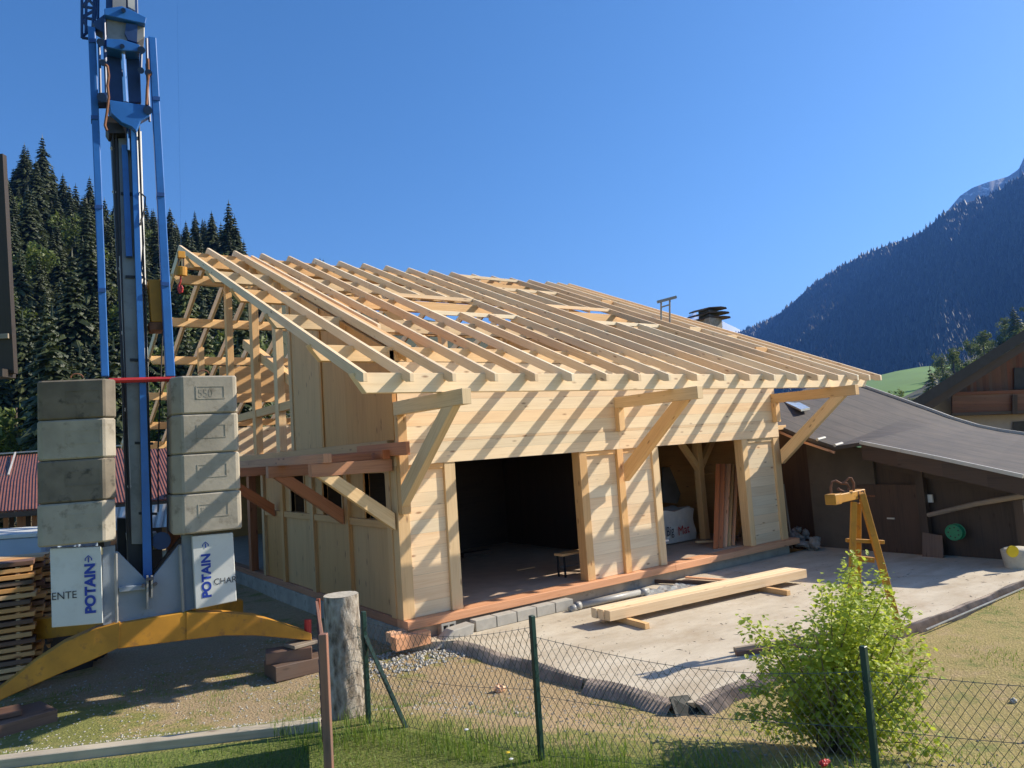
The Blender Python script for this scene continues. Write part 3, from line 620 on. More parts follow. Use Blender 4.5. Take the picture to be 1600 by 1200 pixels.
leg([((184, 975), (184, 1014), .02), ((292, 956), (292, 1000), .02)], .3).build('base_beam', M['yellow'], crane, .008)
leg([((291, 957), (291, 1000), .0), ((350, 957), (350, 993), -.02), ((400, 962), (400, 993), -.04), ((445, 976), (445, 997), -.06), ((487, 990), (487, 1001), -.08)]).build('outrigger_leg', M['yellow'], crane, .008)
b = MB(); b.tube([cw(481, 968, .0), cw(481, 1004, .0)], .05, 10); b.build('foot_jack', M['red'], crane)
leg([((180, 958), (180, 988), .6), ((120, 962), (120, 992), 1.3), ((60, 968), (60, 1000), 2.), ((0, 975), (0, 1012), 2.6), ((-40, 985), (-40, 1015), 3.)]).build('outrigger_leg', M['yellow'], crane, .008)
leg([((291, 940), (291, 972), .6), ((340, 938), (340, 966), 1.3), ((380, 938), (380, 962), 2.)]).build('outrigger_leg', M['yellow'], crane, .008)
# lettering
def text(s, name, mat, origin, ex, ey, size, parent, depth=.003, shear=0., sx=1., bold=0.0):
    cu = bpy.data.curves.new('t', 'FONT'); cu.body = s; cu.size = 1; cu.extrude = 0.0; cu.align_x = 'LEFT'; cu.offset = bold
    to = bpy.data.objects.new('t', cu); COL.objects.link(to); bpy.context.view_layer.update()
    me = bpy.data.meshes.new_from_object(to.evaluated_get(bpy.context.evaluated_depsgraph_get())); bpy.data.objects.remove(to)
    w = max(v.co.x for v in me.vertices)
    ex = Vector(ex).normalized(); ey = Vector(ey).normalized(); O = Vector([float(v) for v in origin]); T = root_loc(parent)
    for v in me.vertices: v.co = O+ex*v.co.x*size*sx+ey*v.co.y*size
    me.materials.clear(); me.materials.append(mat); o = bpy.data.objects.new(name, me); COL.objects.link(o); o.parent = parent; o.location = -T
    return o
ZU = Vector((0, 0, 1)); CUv = Vector(CU)
def arrow(px, py, s, parent, name, dd, ex):
    O = Vector(cw(px, py, dd)); b = MB(); e = Vector(ex); z = ZU
    for a in ([(-.5, .0), (0, .45), (.5, 0), (.5, .14) , (0, .62), (-.5, .14)], [(-.08, -.45), (.08, -.45), (.08, .3), (-.08, .3)], [(-.5, -.2), (-.36, -.2), (-.36, .12), (-.5, .02)], [(.5, -.2), (.36, -.2), (.36, .12), (.5, .02)]):
        b.prism([O+e*x*s+z*y*s for x, y in a], -Vector(CV)*.002)
    return b.build(name, M['ink'], parent)
WLx = cw(158, 900, -.02)-cw(78, 900, .16); WLx[2] = 0; WLx /= np.linalg.norm(WLx)
text('POTAIN', 'lettering', M['ink'], cw(149, 958, -.005), (0, 0, 1), tuple(-WLx), .165, wl, sx=1.04, bold=.045)
text('POTAIN', 'lettering', M['ink'], cw(330, 933, -.024), (0, 0, 1), tuple(-CU), .155, wr, sx=1.04, bold=.045)
arrow(138, 874, .085, wl, 'emblem', .018, WLx); arrow(321, 852, .08, wr, 'emblem', -.024, CU)
text('CHAR', 'lettering', M['inkdark'], cw(334, 914, -.024), tuple(CU), (0, 0, 1), .115, wr, sx=.95)
text('ENTE', 'lettering', M['inkdark'], cw(80, 938, .15), tuple(WLx), (0, 0, 1), .13, wl, sx=.95)

# ballast blocks
def ballast(x0, x1, ya, yb, xc, left, matk, label, num):
    zt, zb = cw(x0, ya, -.1)[2], cw(x0, yb, -.1)[2]
    A = cw(x0, (ya+yb)/2, -.1); Bq = cw(x1, (ya+yb)/2, -.1); wd = (Bq-A)@CU; a0 = (A-CO)@CU
    bp = .13
    o = CO+CU*a0
    t = thing('ballast_block', label, 'ballast block', (o[0]+CU[0]*wd/2, o[1]+CU[1]*wd/2, zb), 'concrete ballast blocks stacked on the crane base')
    def pt(a, d, z): q = CO+CU*(a0+a)+CV*d; return (q[0], q[1], z)
    c1 = bp if not left else .04; c2 = bp if left else .04
    tl = .19 if left else 0.
    pl = [(0, -.1+c1*1.1+tl), (c1, -.1+tl), (wd-c2, -.1), (wd, -.1+c2*.9), (wd, .75), (0, .75)]
    fd = lambda a: -.1+tl*(1-max(0, a-c1)/(wd-c2-c1))
    b = MB(); b.prism([pt(a, d, zb+.004) for a, d in pl], (0, 0, zt-zb-.008), (1, 0, 0)); bo = b.build('block', M[matk], t, .02)
    # cast number panel
    a1 = wd*.36; a2 = wd*.80; zz = zb+(zt-zb)*.38; z2 = zb+(zt-zb)*.70
    b = MB()
    for (aa, ab, za, zc) in ((a1, a2, zz, zz+.012), (a1, a2, z2, z2+.012), (a1, a1+.012, zz, z2), (a2-.012, a2, zz, z2)):
        b.prism([pt(aa, fd(aa)-.005, za), pt(ab, fd(ab)-.005, za), pt(ab, fd(ab)-.005, zc), pt(aa, fd(aa)-.005, zc)], CV*.01)
    b.build('number_frame', M[matk], bo)
    if num: text(num, 'cast_number', M['concrete'] if matk == 'concrete' else M['concrete_d'], pt(a1+.03, fd(a1+.03)-.003, zz+.03), tuple(np.array(pt(a2, fd(a2), 0))-np.array(pt(a1, fd(a1), 0))), (0, 0, 1), (z2-zz)*.95, bo, sx=.8)
    return t
LR = [592, 656, 721, 790, 859]; RR = [587, 648, 711, 774, 838]
rows = ['top', 'second from the top', 'third from the top', 'bottom']
for k in range(4):
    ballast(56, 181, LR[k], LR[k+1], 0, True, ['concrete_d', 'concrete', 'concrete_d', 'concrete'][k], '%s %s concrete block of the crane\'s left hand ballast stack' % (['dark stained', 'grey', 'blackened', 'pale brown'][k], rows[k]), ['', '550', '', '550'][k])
    ballast(268+k*.5, 371+k*2.5, RR[k], RR[k+1], 0, False, 'concrete', '%s sunlit concrete block of the crane\'s right hand ballast stack' % rows[k], ['550', '', '550', '550'][k])
# lifting eyes on top
for x, y in ((120, 590), (318, 584)):
    b = MB(); c = cw(x, y, .2); b.tube([c+CU*(.07*math.cos(a))+np.array([0, 0, .05*math.sin(a)]) for a in np.linspace(0, math.pi, 9)], .01, 6); tag(b.build('lifting_eye', M['rust']), 'small iron lifting loop on top of the %s ballast stack' % ('left' if x < 200 else 'right'), 'lifting loop')
# crane hook hanging beside the roof corner
hd = 9.75; hk = thing('crane_hook_block', 'yellow hook block with red hook hanging beside the roof corner', 'hook', at(283, 400, hd))
b = MB(); c = at(283, 393, hd)
b.box((c[0]-.045, c[1]-.03, c[2]-.09), (c[0]+.045, c[1]+.03, c[2]+.0)); b.build('upper_plate', M['yellow'], hk, .004)
for s in (-1, 1):
    b = MB(); b.beam(at(283+s*4, 403, hd), at(283+s*4, 419, hd), .01, .02); b.build('link', M['steel_d'], hk)
b = MB(); b.tube([at(283.5, 417, hd), at(283.5, 431, hd)], [.07, .07], 14); b.build('weight', M['yellow'], hk, .006)
b = MB(); b.tube([at(282.5, 431, hd), at(282, 440, hd), at(279.5, 446, hd), at(279, 452, hd), at(281.5, 457, hd), at(284, 456, hd), at(285, 450, hd), at(283.5, 446, hd)], [.012, .012, .014, .018, .02, .018, .014, .008], 8); b.build('hook', M['red'], hk)
b = MB(); b.tube([at(283, 393, hd), at(276, -60, hd+.2)], .0011, 5); b.build('cable', M['blue'], hk)

# packing under the feet
def gbox(px, py, z, sx, sy, h, rot=0., mat='packing', name='packing_timber', label='', cat='timber', group=None, z0=None):
    p = onZ(px, py, z); return p
def timber(center, L, w, h, ang, label, mat='packing', name='packing_timber', cat='timber', group='timbers packed under the crane feet', axisvary=True):
    c = Vector([float(v) for v in center]); d = Vector((math.cos(ang), math.sin(ang), 0)); b = MB(); b.beam(c-d*L/2, c+d*L/2, w, h)
    return tag(b.build(name, M[mat], None, .008), label, cat, group)
f1 = cw(458, 1030, -.05); gl = G0
ang = math.atan2(CU[1], CU[0])
timber((f1[0]+.05, f1[1]+.02, gl+.10), .75, .5, .2, ang+.12, 'lower reddish packing timber under the crane\'s right foot')
timber((f1[0]-.05, f1[1]+.02, gl+.28), .62, .3, .16, ang-.2, 'middle packing timber under the crane\'s right foot')
timber((f1[0]+.14, f1[1]+.0, gl+.39), .42, .3, .05, ang+.3, 'thin pale packing board directly under the crane\'s right foot jack', 'greywood')
f2 = onZ(30, 1140, -.44)
timber((f2[0]-.05, f2[1]+.1, gl+.08), .75, .6, .17, ang+.35, 'lower packing timber under the crane\'s left foot at the photo\'s edge')
timber((f2[0]-.22, f2[1]+.12, gl+.2), .5, .35, .06, ang+.1, 'thin upper packing board under the crane\'s left foot')

# ------------------------------------------------------------------ lumber stack, van, red shed at the left
D = 10.5
st = at(50, 960, D); st[2] = G0
sd = Vector((-1, .10, 0)).normalized(); bk = Vector((.35, 1, 0)).normalized()
lay = 0; z = G0+.12; ORD = ['first', 'second', 'third', 'fourth', 'fifth', 'sixth', 'seventh', 'eighth', 'ninth', 'tenth', 'eleventh', 'twelfth', 'thirteenth', 'fourteenth', 'fifteenth', 'sixteenth', 'seventeenth', 'eighteenth', 'nineteenth', 'twentieth', 'twenty first', 'twenty second']
top = at(60, 872, D)[2]; n = 19; hh = (top-z)/n
for k in range(n):
    for j in range(3):
        b = MB(); o = Vector((st[0], st[1], z+hh*(k+.5)))+bk*(j*.42)+sd*random.uniform(-.06, .02)+bk*random.uniform(-.01, .02)
        b.beam(o, o+sd*3.2, .38, hh*.66); tag(b.build('stacked_board', M['ply' if (k+j) % 3 else 'packing'], None, .003), '%s board in layer %s of the lumber pile beside the crane' % (['front', 'middle', 'rear'][j], ORD[n-1-k]+' from the top'), 'board', 'boards stacked at the photo\'s left edge')
    if k < n-1:
        for q in (.12, 1.3, 2.6):
            b = MB(); o = Vector((st[0], st[1], z+hh*(k+1)-hh*.17+.0))+sd*q; b.beam(o-bk*.16, o+bk*1.05, .05, hh*.30); tag(b.build('spacer_stick', M['spruce'], None), '%s spacer stick under the %s layer from the top of the lumber pile' % ('right' if q < 1 else 'middle' if q < 2 else 'left', ORD[max(0, n-2-k)]), 'stick', 'spacer sticks in the lumber pile')
# tarp covered heap behind the stack
hp = at(85, 985, 11.6); hp[2] = G0
def blob(name, c, r, mat, parent=None, seed=0, n=14, amp=.22, zmin=0.0):
    rs = np.random.default_rng(seed); V = []; Fa = []
    ph = rs.uniform(0, 6.28, 8)
    for i in range(n+1):
        th = math.pi*i/n
        for j in range(2*n):
            a = math.pi*j/n; k = 1+amp*(math.sin(3*a+ph[0])*math.sin(2*th+ph[1])+.6*math.sin(5*a+ph[2]+3*th)+.4*math.sin(9*a+ph[3])*math.sin(7*th+ph[4])+rs.uniform(-.15, .15))
            x, y, zz = r[0]*k*math.sin(th)*math.cos(a), r[1]*k*math.sin(th)*math.sin(a), r[2]*k*math.cos(th)
            V.append((c[0]+x, c[1]+y, max(c[2]+zz, c[2]+zmin) if zmin else c[2]+zz))
    for i in range(n):
        for j in range(2*n):
            j2 = (j+1) % (2*n); Fa.append((i*2*n+j, (i+1)*2*n+j, (i+1)*2*n+j2, i*2*n+j2))
    return mesh_np(name, V, Fa, mat, parent, smooth=False)
tag(blob('tarpaulin_heap', (hp[0], hp[1], G0+.35), (.75, .55, .85), M['steel_d'], seed=4, amp=.15), 'grey heap of crumpled sheeting between the lumber stack and the crane', 'tarpaulin')
# van, only its upper side shows
Dv = 13.5
def vp(x, y, d=Dv): return at(x, y, d)
van = thing('parked_van', 'bluish white van with two lines of dark lettering parked behind the lumber stack', 'van', (*vp(0, 900)[:2], G0))
a = vp(-260, 848); c = vp(68, 832); dirv = Vector((c-a)); dirv.z = 0; dirv.normalize(); nrm = Vector((-dirv.y, dirv.x, 0))
zt = float(vp(30, 838)[2]); A2 = Vector((a[0], a[1], 0)); C2 = Vector((c[0], c[1], 0))
b = MB(); b.prism([A2+ZU*(G0+.3), C2+ZU*(G0+.3), C2+ZU*(zt-.12), C2-dirv*.1+ZU*zt, A2+dirv*.9+ZU*zt, A2+ZU*(zt-.75)], nrm*1.8); b.build('body', M['vanblue'], van, .05)
b = MB(); b.prism([C2-dirv*3.2-nrm*.03+ZU*(zt-.03), C2-dirv*.1-nrm*.03+ZU*(zt-.03), C2-dirv*.1-nrm*.03+ZU*(zt+.05), C2-dirv*3.2-nrm*.03+ZU*(zt+.05)], nrm*1.86); b.build('roof_rail', M['white'], van, .01)
for q in (.7, 3.1):
    b = MB(); o = C2-dirv*q+ZU*(G0+.33); b.tube([o-nrm*.01, o+nrm*.22], .33, 20); b.build('wheel', M['steel_d'], van, .02)
text('MENUISERIE · CHARPENTE', 'lettering', M['inkdark'], Vector(vp(9, 857))-nrm*.02, tuple(dirv), (0, 0, 1), .125, van, sx=.55)
text('COUVERTURE', 'lettering', M['inkdark'], Vector(vp(9, 862.5))-nrm*.02-ZU*.05, tuple(dirv), (0, 0, 1), .125, van, sx=.62)
# red roofed open shed
Dr = 27.
def rp(x, y, d=Dr): return at(x, y, d)
red = thing('red_roofed_shed', 'open timber shed with red corrugated roof beyond the crane', 'shed', (*rp(60, 860)[:2], -1.0))
e0, e1 = rp(-300, 812, 25.5), rp(300, 779, 27.5); t0, t1 = rp(-300, 706, 33), rp(300, 706, 33)
e0 = np.array(e0); zt_e = float(rp(60, 795, 26.2)[2]); zt_t = float(rp(60, 707, 33)[2])
for q in (e0, e1): q[2] = zt_e
for q in (t0, t1): q[2] = zt_t
b = MB(); dvec = Vector(e1-e0).normalized(); sl_ = Vector(t0-e0); b.prism([e0, e1, t1, t0], (0, 0, -.06), tuple(Vector(rp(64, 706, 33))-Vector(rp(58, 795, 26.2)))); b.build('roof', M['redroof'], red)
b = MB(); b.beam(Vector(t0)+ZU*.06, Vector(t1)+ZU*.06, .3, .06); b.build('ridge_flashing', M['steel_l'], red)
sl = Vector(e0)-ZU*.12; b = MB(); b.beam(Vector(e0)-ZU*.16+dvec*.01, Vector(e1)-ZU*.16, .05, .18); b.build('fascia', M['old'], red)
q1 = rp(17, 743, 30); q0 = rp(27, 706, 33)
b = MB(); b.beam(at(0, 743, 29.9), at(15, 743, 29.9), .05, .05); b.build('flashing', M['steel_l'], red)
b = MB(); b.beam(at(13, 742, 29.8), at(24, 707, 32.7), .06, .05); b.build('flashing', M['steel_l'], red)
for k, px in enumerate((-80, -20, 9, 18, 34, 44, 54, 120, 200, 262)):
    o = rp(px, 800, 27.6); b = MB(); b.beam((o[0], o[1], -2), (o[0], o[1], zt_e-.1+.25), .16 if px != 34 else .3, .16, (0, 1, 0)); b.build('post', M['old' if k % 2 else 'larch'], red)
b = MB(); aa, bb = rp(58, 850, 30), rp(300, 850, 31); b.prism([(aa[0], aa[1], -2), (bb[0], bb[1], -2), (bb[0], bb[1], zt_e+.3), (aa[0], aa[1], zt_e+.3)], (0, .15, 0)); b.build('back_wall', M['old'], red)
# stack of white corrugated sheets seen past the mast
a_, c_ = at(176, 826, 17), at(268, 820, 17); h0 = float(at(220, 826, 17)[2]); h1 = float(at(220, 791, 17)[2])
b = MB(); b.prism([(a_[0], a_[1], h0), (c_[0], c_[1], h0), (c_[0], c_[1]+.3, h1), (a_[0], a_[1]+.3, h1)], (0, .05, 0), (0, 0, 1)); tag(b.build('corrugated_sheet', M['whitecorr']), 'white corrugated sheet leaning behind the crane mast', 'metal sheet')
b = MB(); b.box((a_[0], a_[1]+.4, -.6), (c_[0], a_[1]+1.6, h0), (1, 0, 0)); tag(b.build('timber_pile', M['old']), 'dark pile of timber carrying the white corrugated sheet', 'timber pile')

# dark balcony corner of the house at the far left edge
Db = 7.5; bal = thing('dark_house_balcony', 'dark wooden balcony wall at the upper left edge of the photo', 'balcony', at(-20, 583, Db))
M['darkwood'] = wood('blackened_house_boards', (.03, .02, .014), (.015, .01, .008), vary=.2)
v0, v1, v2, v3 = at(-160, 238, Db), at(4, 240, Db), at(22, 583, Db), at(-160, 600, Db)
zt, zb = float(v1[2]), float(v2[2]); e = Vector(v2-v3); e.z = 0; e.normalize(); O = Vector((v2[0], v2[1], 0))
b = MB(); b.prism([Vector(v1), Vector(v2), Vector(v2)-e*2.2, Vector(v1)-e*2.2], Vector((-e.y, e.x, 0))*.06, (0, 0, 1)); b.build('boarding', M['darkwood'], bal)
b = MB(); b.beam(Vector(v2)+ZU*.38-Vector((-e.y, e.x, 0))*.03-e*.02, Vector(v2)+ZU*.38-e*1.5-Vector((-e.y, e.x, 0))*.03, .06, .05); b.build('rail', M['greywood'], bal)
b = MB(); b.beam(Vector(v2)-e*.05-ZU*.0, Vector(v2)-e*2.2, .2, .08); b.build('floor_beam', M['darkwood'], bal)

# ------------------------------------------------------------------ right: old shed with sagging roof
XS = 10.05; XF = 15.5
near_px = [(1180, 650), (1215, 664), (1250, 679), (1305, 697), (1345, 691), (1400, 702), (1470, 716), (1540, 731), (1600, 744)]
nearp = [onX(x, y, XS) for x, y in near_px]
far_px = [(1290, 590), (1345, 603), (1400, 622), (1450, 640), (1490, 655), (1530, 667), (1565, 674), (1600, 679), (1760, 697)]
farp = [onX(x, y, XF) for x, y in far_px]
shed = thing('old_shed', 'old low shed with sagging grey brown roof to the right of the new barn', 'shed', (XS+.5, -2.5, -.4))
b = MB(); n = len(nearp); nu = 8; base = 0
for i in range(n):
    for j in range(nu+1):
        t = j/nu; q = nearp[i]*(1-t)+farp[i]*t; b.v.append((q[0], q[1], q[2]))
o = 50.
acc = [0.]
for i in range(1, n): acc.append(acc[-1]+float(np.linalg.norm(nearp[i]-nearp[i-1])))
for i in range(n-1):
    for j in range(nu):
        b.f.append([i*(nu+1)+j, (i+1)*(nu+1)+j, (i+1)*(nu+1)+j+1, i*(nu+1)+j+1]); b.mi.append(0)
        b.uv.append([(acc[i], j*.7), (acc[i+1], j*.7), (acc[i+1], (j+1)*.7), (acc[i], (j+1)*.7)])
ro = b.build('roof', M['roofmembrane'], shed); sm = ro.modifiers.new('thick', 'SOLIDIFY'); sm.thickness = .08; sm.offset = -1
for nm, ed, h, mat, dz in (('verge_trim', nearp[4:], .07, 'steel_l', .0), ('verge_trim', farp, .07, 'steel_l', .03)):
    b = MB()
    for i in range(len(ed)-1): b.beam(Vector(ed[i])+ZU*dz-Vector((.03, 0, 0)), Vector(ed[i+1])+ZU*dz-Vector((.03, 0, 0)), .05, h)
    b.build(nm, M[mat], shed)
b = MB()
for i in range(4, n-1):
    A_, B_ = Vector(nearp[i]), Vector(nearp[i+1]); b.prism([A_-ZU*.05, B_-ZU*.05, B_-ZU*.36, A_-ZU*.36], (.05, 0, 0), (0, 1, 0))
b.build('verge_board', M['old'], shed)
b = MB()
for i in range(0, 3):
    A_, B_ = Vector(nearp[i])+Vector((-.04, 0, 0)), Vector(nearp[i+1])+Vector((-.04, 0, 0)); b.beam(A_-ZU*.14, B_-ZU*.14, .03, .05)
b.build('eave_lath', M['larch'], shed)
b = MB()
for q in ((1248, 677), (1277, 687), (1304, 696)):
    c = onX(q[0], q[1], XS-.02); b.tube([c, c+np.array([.3, 0, .03])], .035, 8)
b.build('roof_sheet_end', M['steel_l'], shed)
b = MB(); a, c = onX(1215, 627, 13), onX(1282, 660, 10.7); wv = Vector((0, .45, .1))
b.prism([onX(1214, 628, 12.2)+np.array([0, 0, .06]), onX(1236, 628, 12.8)+np.array([0, 0, .06]), onX(1266, 643, 11.6)+np.array([0, 0, .05]), onX(1252, 646, 11.2)+np.array([0, 0, .05])], (0, 0, .05)); b.build('skylight', M['film'], shed)
# walls below
XW = 10.9
def zroof(y):
    ysn = [q[1] for q in nearp]; zs = [q[2] for q in nearp]; return float(np.interp(y, ysn[::-1], zs[::-1]))
def wallseg(y0, y1, mat, name, x=XW, drop=.0, z0=-.44, th=.12, ax=(0, 0, 1)):
    b = MB(); b.prism([(x, y0, z0), (x, y1, z0)]+[(x, y, zroof(y)-.09-drop) for y in np.linspace(y1, y0, 14)], (th, 0, 0), ax); return b.build(name, M[mat], shed)
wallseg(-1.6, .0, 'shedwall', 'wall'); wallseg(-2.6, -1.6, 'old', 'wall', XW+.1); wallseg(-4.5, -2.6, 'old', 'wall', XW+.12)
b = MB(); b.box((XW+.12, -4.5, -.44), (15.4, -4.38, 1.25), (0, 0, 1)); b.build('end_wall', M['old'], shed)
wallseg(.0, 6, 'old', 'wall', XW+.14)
b = MB(); b.box((XW+.5, -4.3, -.44), (15.4, 4, -.40)); b.build('floor', M['concrete'], shed)
dr = MB(); y0_, y1_ = onX(1345, 800, XW-.0)[1], onX(1440, 800, XW)[1]
dr.box((XW-.04, y1_, -.4), (XW+.0, y0_, onX(1400, 757, XW)[2]), (0, 0, 1)); do = dr.build('door', M['old'], shed)
b = MB(); q = onX(1392, 810, XW-.05); b.beam(q+np.array([0, -.08, 0]), q+np.array([0, .08, 0]), .03, .03); b.build('handle', M['steel_l'], do)
for yy in (775, 865):
    b = MB(); q = onX(1352, yy, XW-.05); b.box((q[0], q[1]-.22, q[2]-.02), (q[0]+.012, q[1]+.02, q[2]+.02)); b.build('hinge', M['rust'], do)
b = MB(); q = onX(1452, 779, XW-.02); b.box((q[0], q[1]-.06, q[2]-.08), (q[0]+.05, q[1]+.06, q[2]+.08)); b.build('switch_box', M['white'], shed)
for yy in (-2.62, -4.4):
    b = MB(); b.box((XW-.14, yy-.08, -.44), (XW+.0, yy+.08, zroof(yy)-.1), (0, 0, 1)); b.build('post', M['old'], shed)
b = MB(); gy = [q[1] for q in nearp[4:]]
b.prism([(XW-.1, nearp[4][1], nearp[4][2]-.4), (XW-.1, nearp[-1][1]+.3, nearp[-1][2]-.35), (XW-.1, nearp[-1][1]+.3, nearp[-1][2]-.5), (XW-.1, nearp[4][1], nearp[4][2]-.6)], (.12, 0, 0), (0, 1, 0)); b.build('wall_plate', M['old'], shed)
q0, q1 = onX(1450, 805, XW-.3), onX(1606, 773, XW-.3); b = MB(); b.tube([q0, (q0+q1)/2+np.array([0, 0, .03]), q1], [.045, .05, .055], 9); tag(b.build('wooden_pole', M['greywood']), 'long grey wooden pole hung sloping on the shed wall', 'pole')
# hose reel
hr = thing('hose_reel', 'green garden hose reel mounted on the dark shed wall', 'hose reel', onX(1490, 832, XW-.15)); c = onX(1490, 832, XW-.3)
def ring(c, R, r, n=24, ax=(1, 0, 0), m=8):
    b = MB(); pts = [np.array(c)+np.array([0, R*math.cos(a), R*math.sin(a)]) for a in np.linspace(0, 2*math.pi, n+1)]; b.tube(pts, r, m); return b
for dx in (0, .16):
    b = MB(); b.tube([c+np.array([dx, 0, 0]), c+np.array([dx+.015, 0, 0])], .15, 24); b.build('disc', M['greenplastic'], hr)
    ring(c+np.array([dx-.005, 0, 0]), .15, .012).build('rim', M['greenplastic'], hr)
b = MB(); b.tube([c+np.array([.02, 0, 0]), c+np.array([.15, 0, 0])], .12, 18); b.build('hose_coil', M['greenplastic'], hr)
b = MB()
for k in range(7):
    a = k*6.283/7; q = c+np.array([-.006, .1*math.cos(a), .1*math.sin(a)]); b.tube([q, q+np.array([.004, 0, 0])], .016, 8)
b.build('hub_holes', M['steel_d'], hr)
# white tank with yellow lid
tk = onZ(1590, 897, -.40); tk = tk+np.array([.25, .05, 0]); tt = thing('white_barrel', 'dirty white plastic barrel by the shed at the right edge of the photo', 'barrel', tk)
b = MB(); b.tube([tk+np.array([0, 0, z]) for z in (0, .06, .4, .44)], [.2, .23, .27, .2], 20); b.build('body', M['whitetank'], tt, smooth=True)
b = MB(); q = at(1583, 862, (tk-CAM)@FV-.3); b.tube([q, q+FV*.04], [.105, .10], 20); tag(b.build('yellow_disc', M['yellowplastic']), 'round yellow plastic lid leaning on the white barrel', 'lid')
# rubble pile under the shed eave
rb = thing('rubble_pile', 'dark pile of broken stones between the barn and the shed', 'rubble', (10.6, .2, -.4))
for k in range(26):
    c = (10.35+random.uniform(-.25, .35), random.uniform(-.5, 1.1), -.32+random.uniform(0, .45)*(1-abs(random.uniform(-.3, .3))))
    blob('stone', c, (random.uniform(.08, .2), random.uniform(.08, .2), random.uniform(.06, .14)), M['rubble'], rb, seed=k, n=4, amp=.3)
b = MB(); q = onX(1262, 840, 10.3); b.beam((10.3, .25, -.3), (10.35, .35, 1.2), .03, .05); tag(b.build('leaning_stick', M['greywood']), 'thin stick leaning against the shed wall above the rubble', 'stick')
b = MB(); a = onZ(1460, 893, -.4); b.prism([onX(1441, 892, 10.6), onX(1475, 892, 10.6), onX(1472, 837, 10.75), onX(1441, 832, 10.75)], (.03, 0, 0)); tag(b.build('plywood_offcut', M['packing']), 'brownish plywood sheet standing beside the shed door', 'plywood sheet')

# chalet behind, upper right
Dc = 42.
cx = lambda x, y, d=Dc: at(x, y, d)
chal = thing('alpine_chalet', 'brown boarded chalet with wide dark roof behind the sagging shed roof', 'house', (*cx(1580, 700)[:2], -2))
g = Vector(RV); g.z = 0; g.normalize(); back = Vector(ray(1400, 640)); back.z = 0; back.normalize()
def cp(pts, d, th, mat, name, axis=None):
    b = MB(); b.prism([cx(x, y, d) for x, y in pts], back*th, axis); return b.build(name, M[mat], chal)
cp([(1425, 626), (1600, 515), (1760, 415), (1900, 500), (1900, 517), (1760, 432), (1600, 533), (1437, 637)], Dc-2.2, 12., 'steel_d', 'roof')
cp([(1432, 637), (1600, 534), (1760, 433), (1900, 517), (1900, 530), (1760, 447), (1600, 548), (1452, 641)], Dc-2.0, .3, 'old', 'verge_board')
cp([(1486, 612), (1600, 545), (1760, 445), (1880, 520), (1880, 640), (1487, 650)], Dc, .3, 'brownboard', 'gable_boarding', (0, 0, 1))
cp([(1440, 630), (1486, 600), (1488, 700), (1440, 700)], Dc-.02, 6., 'stucco', 'wall'); cp([(1486, 647), (1880, 633), (1880, 760), (1486, 760)], Dc+.02, 6., 'stucco', 'wall')
cp([(1488, 618), (1880, 605), (1880, 632), (1488, 646)], Dc-1.0, .1, 'brownboard', 'balcony_front', (1, 0, 0)); cp([(1488, 645), (1880, 632), (1880, 636), (1488, 650)], Dc-1.1, 1.2, 'old', 'balcony_floor')
cp([(1486, 613), (1880, 600), (1880, 605), (1486, 618)], Dc-1.05, .2, 'brownboard', 'balcony_rail', (1, 0, 0))
cp([(1585, 575), (1640, 573), (1640, 606), (1585, 608)], Dc-.1, .1, 'steel_d', 'window'); cp([(1583, 659), (1640, 656), (1640, 690), (1583, 690)], Dc-.1, .1, 'steel_d', 'window')
cp([(1582, 617), (1590, 617), (1590, 647), (1582, 647)], Dc-1.15, .2, 'old', 'balcony_post')

# ------------------------------------------------------------------ yellow trestle
TZ = -.32
tr = thing('yellow_steel_trestle', 'yellow steel A frame stand with a short arm and rusty hooks on top', 'trestle', (4.4, -4.7, TZ))
D = 9.9
def tp(x, y, d=D): return at(x, y, D+(d-D)*.8)
def foot(x, y): return onZ(x, y, TZ)
b = MB(); b.beam(tp(1301, 780.5, D-.35), tp(1346, 770.5, D+.2), .12, .115); arm = b.build('arm', M['yellow'], tr, .008)
b = MB(); b.beam(tp(1297, 781, D-.4), tp(1307, 779, D-.28), .15, .135); b.build('arm_end', M['yellow'], tr, .008)
for a, c, w in (((1334, 784, D-.05), (1328, 990, D-.2), .07), ((1341, 786, D+.1), (1341, 975, D+.3), .065), ((1346, 771, D), (1380, 893, D-.1), .085)):
    b = MB(); b.beam(tp(*a), tp(*c), w, w*.8, tuple(FV)); b.build('leg', M['yellow'], tr, .006)
b = MB(); b.beam(tp(1380, 893, D-.1), tp(1406, 988, D-.12), .085, .068, tuple(FV)); b.build('leg', M['yellow'], tr, .006)
b = MB(); b.beam(tp(1322, 844, D), tp(1381, 847, D), .05, .05); b.build('cross_bar', M['yellow'], tr, .004)
b = MB(); b.beam(tp(1338, 872, D), tp(1365, 875, D), .07, .07); b.build('rung', M['yellow'], tr, .004)
def arc(pts, r, name, mat, par, d=D-.1):
    b = MB(); b.tube([tp(x, y, d) for x, y in pts], r, 8); return b.build(name, M[mat], par)
arc([(1299, 775), (1298, 762), (1300, 753), (1306, 751), (1313, 755), (1316, 756)], .015, 'shackle', 'rust', tr)
arc([(1334, 767), (1334, 755), (1330, 747), (1326, 747), (1320, 753), (1316, 756)], .015, 'shackle', 'rust', tr)
arc([(1316, 755), (1324, 756), (1327, 762), (1325, 768), (1319, 769), (1312, 766), (1309, 763)], .018, 'hook', 'rust', tr)
text('12', 'lettering', M['inkdark'], tp(1339, 781, D-.02), Vector(tp(1350, 778)-tp(1339, 780)), (0, 0, 1), .16, tr, sx=.75)

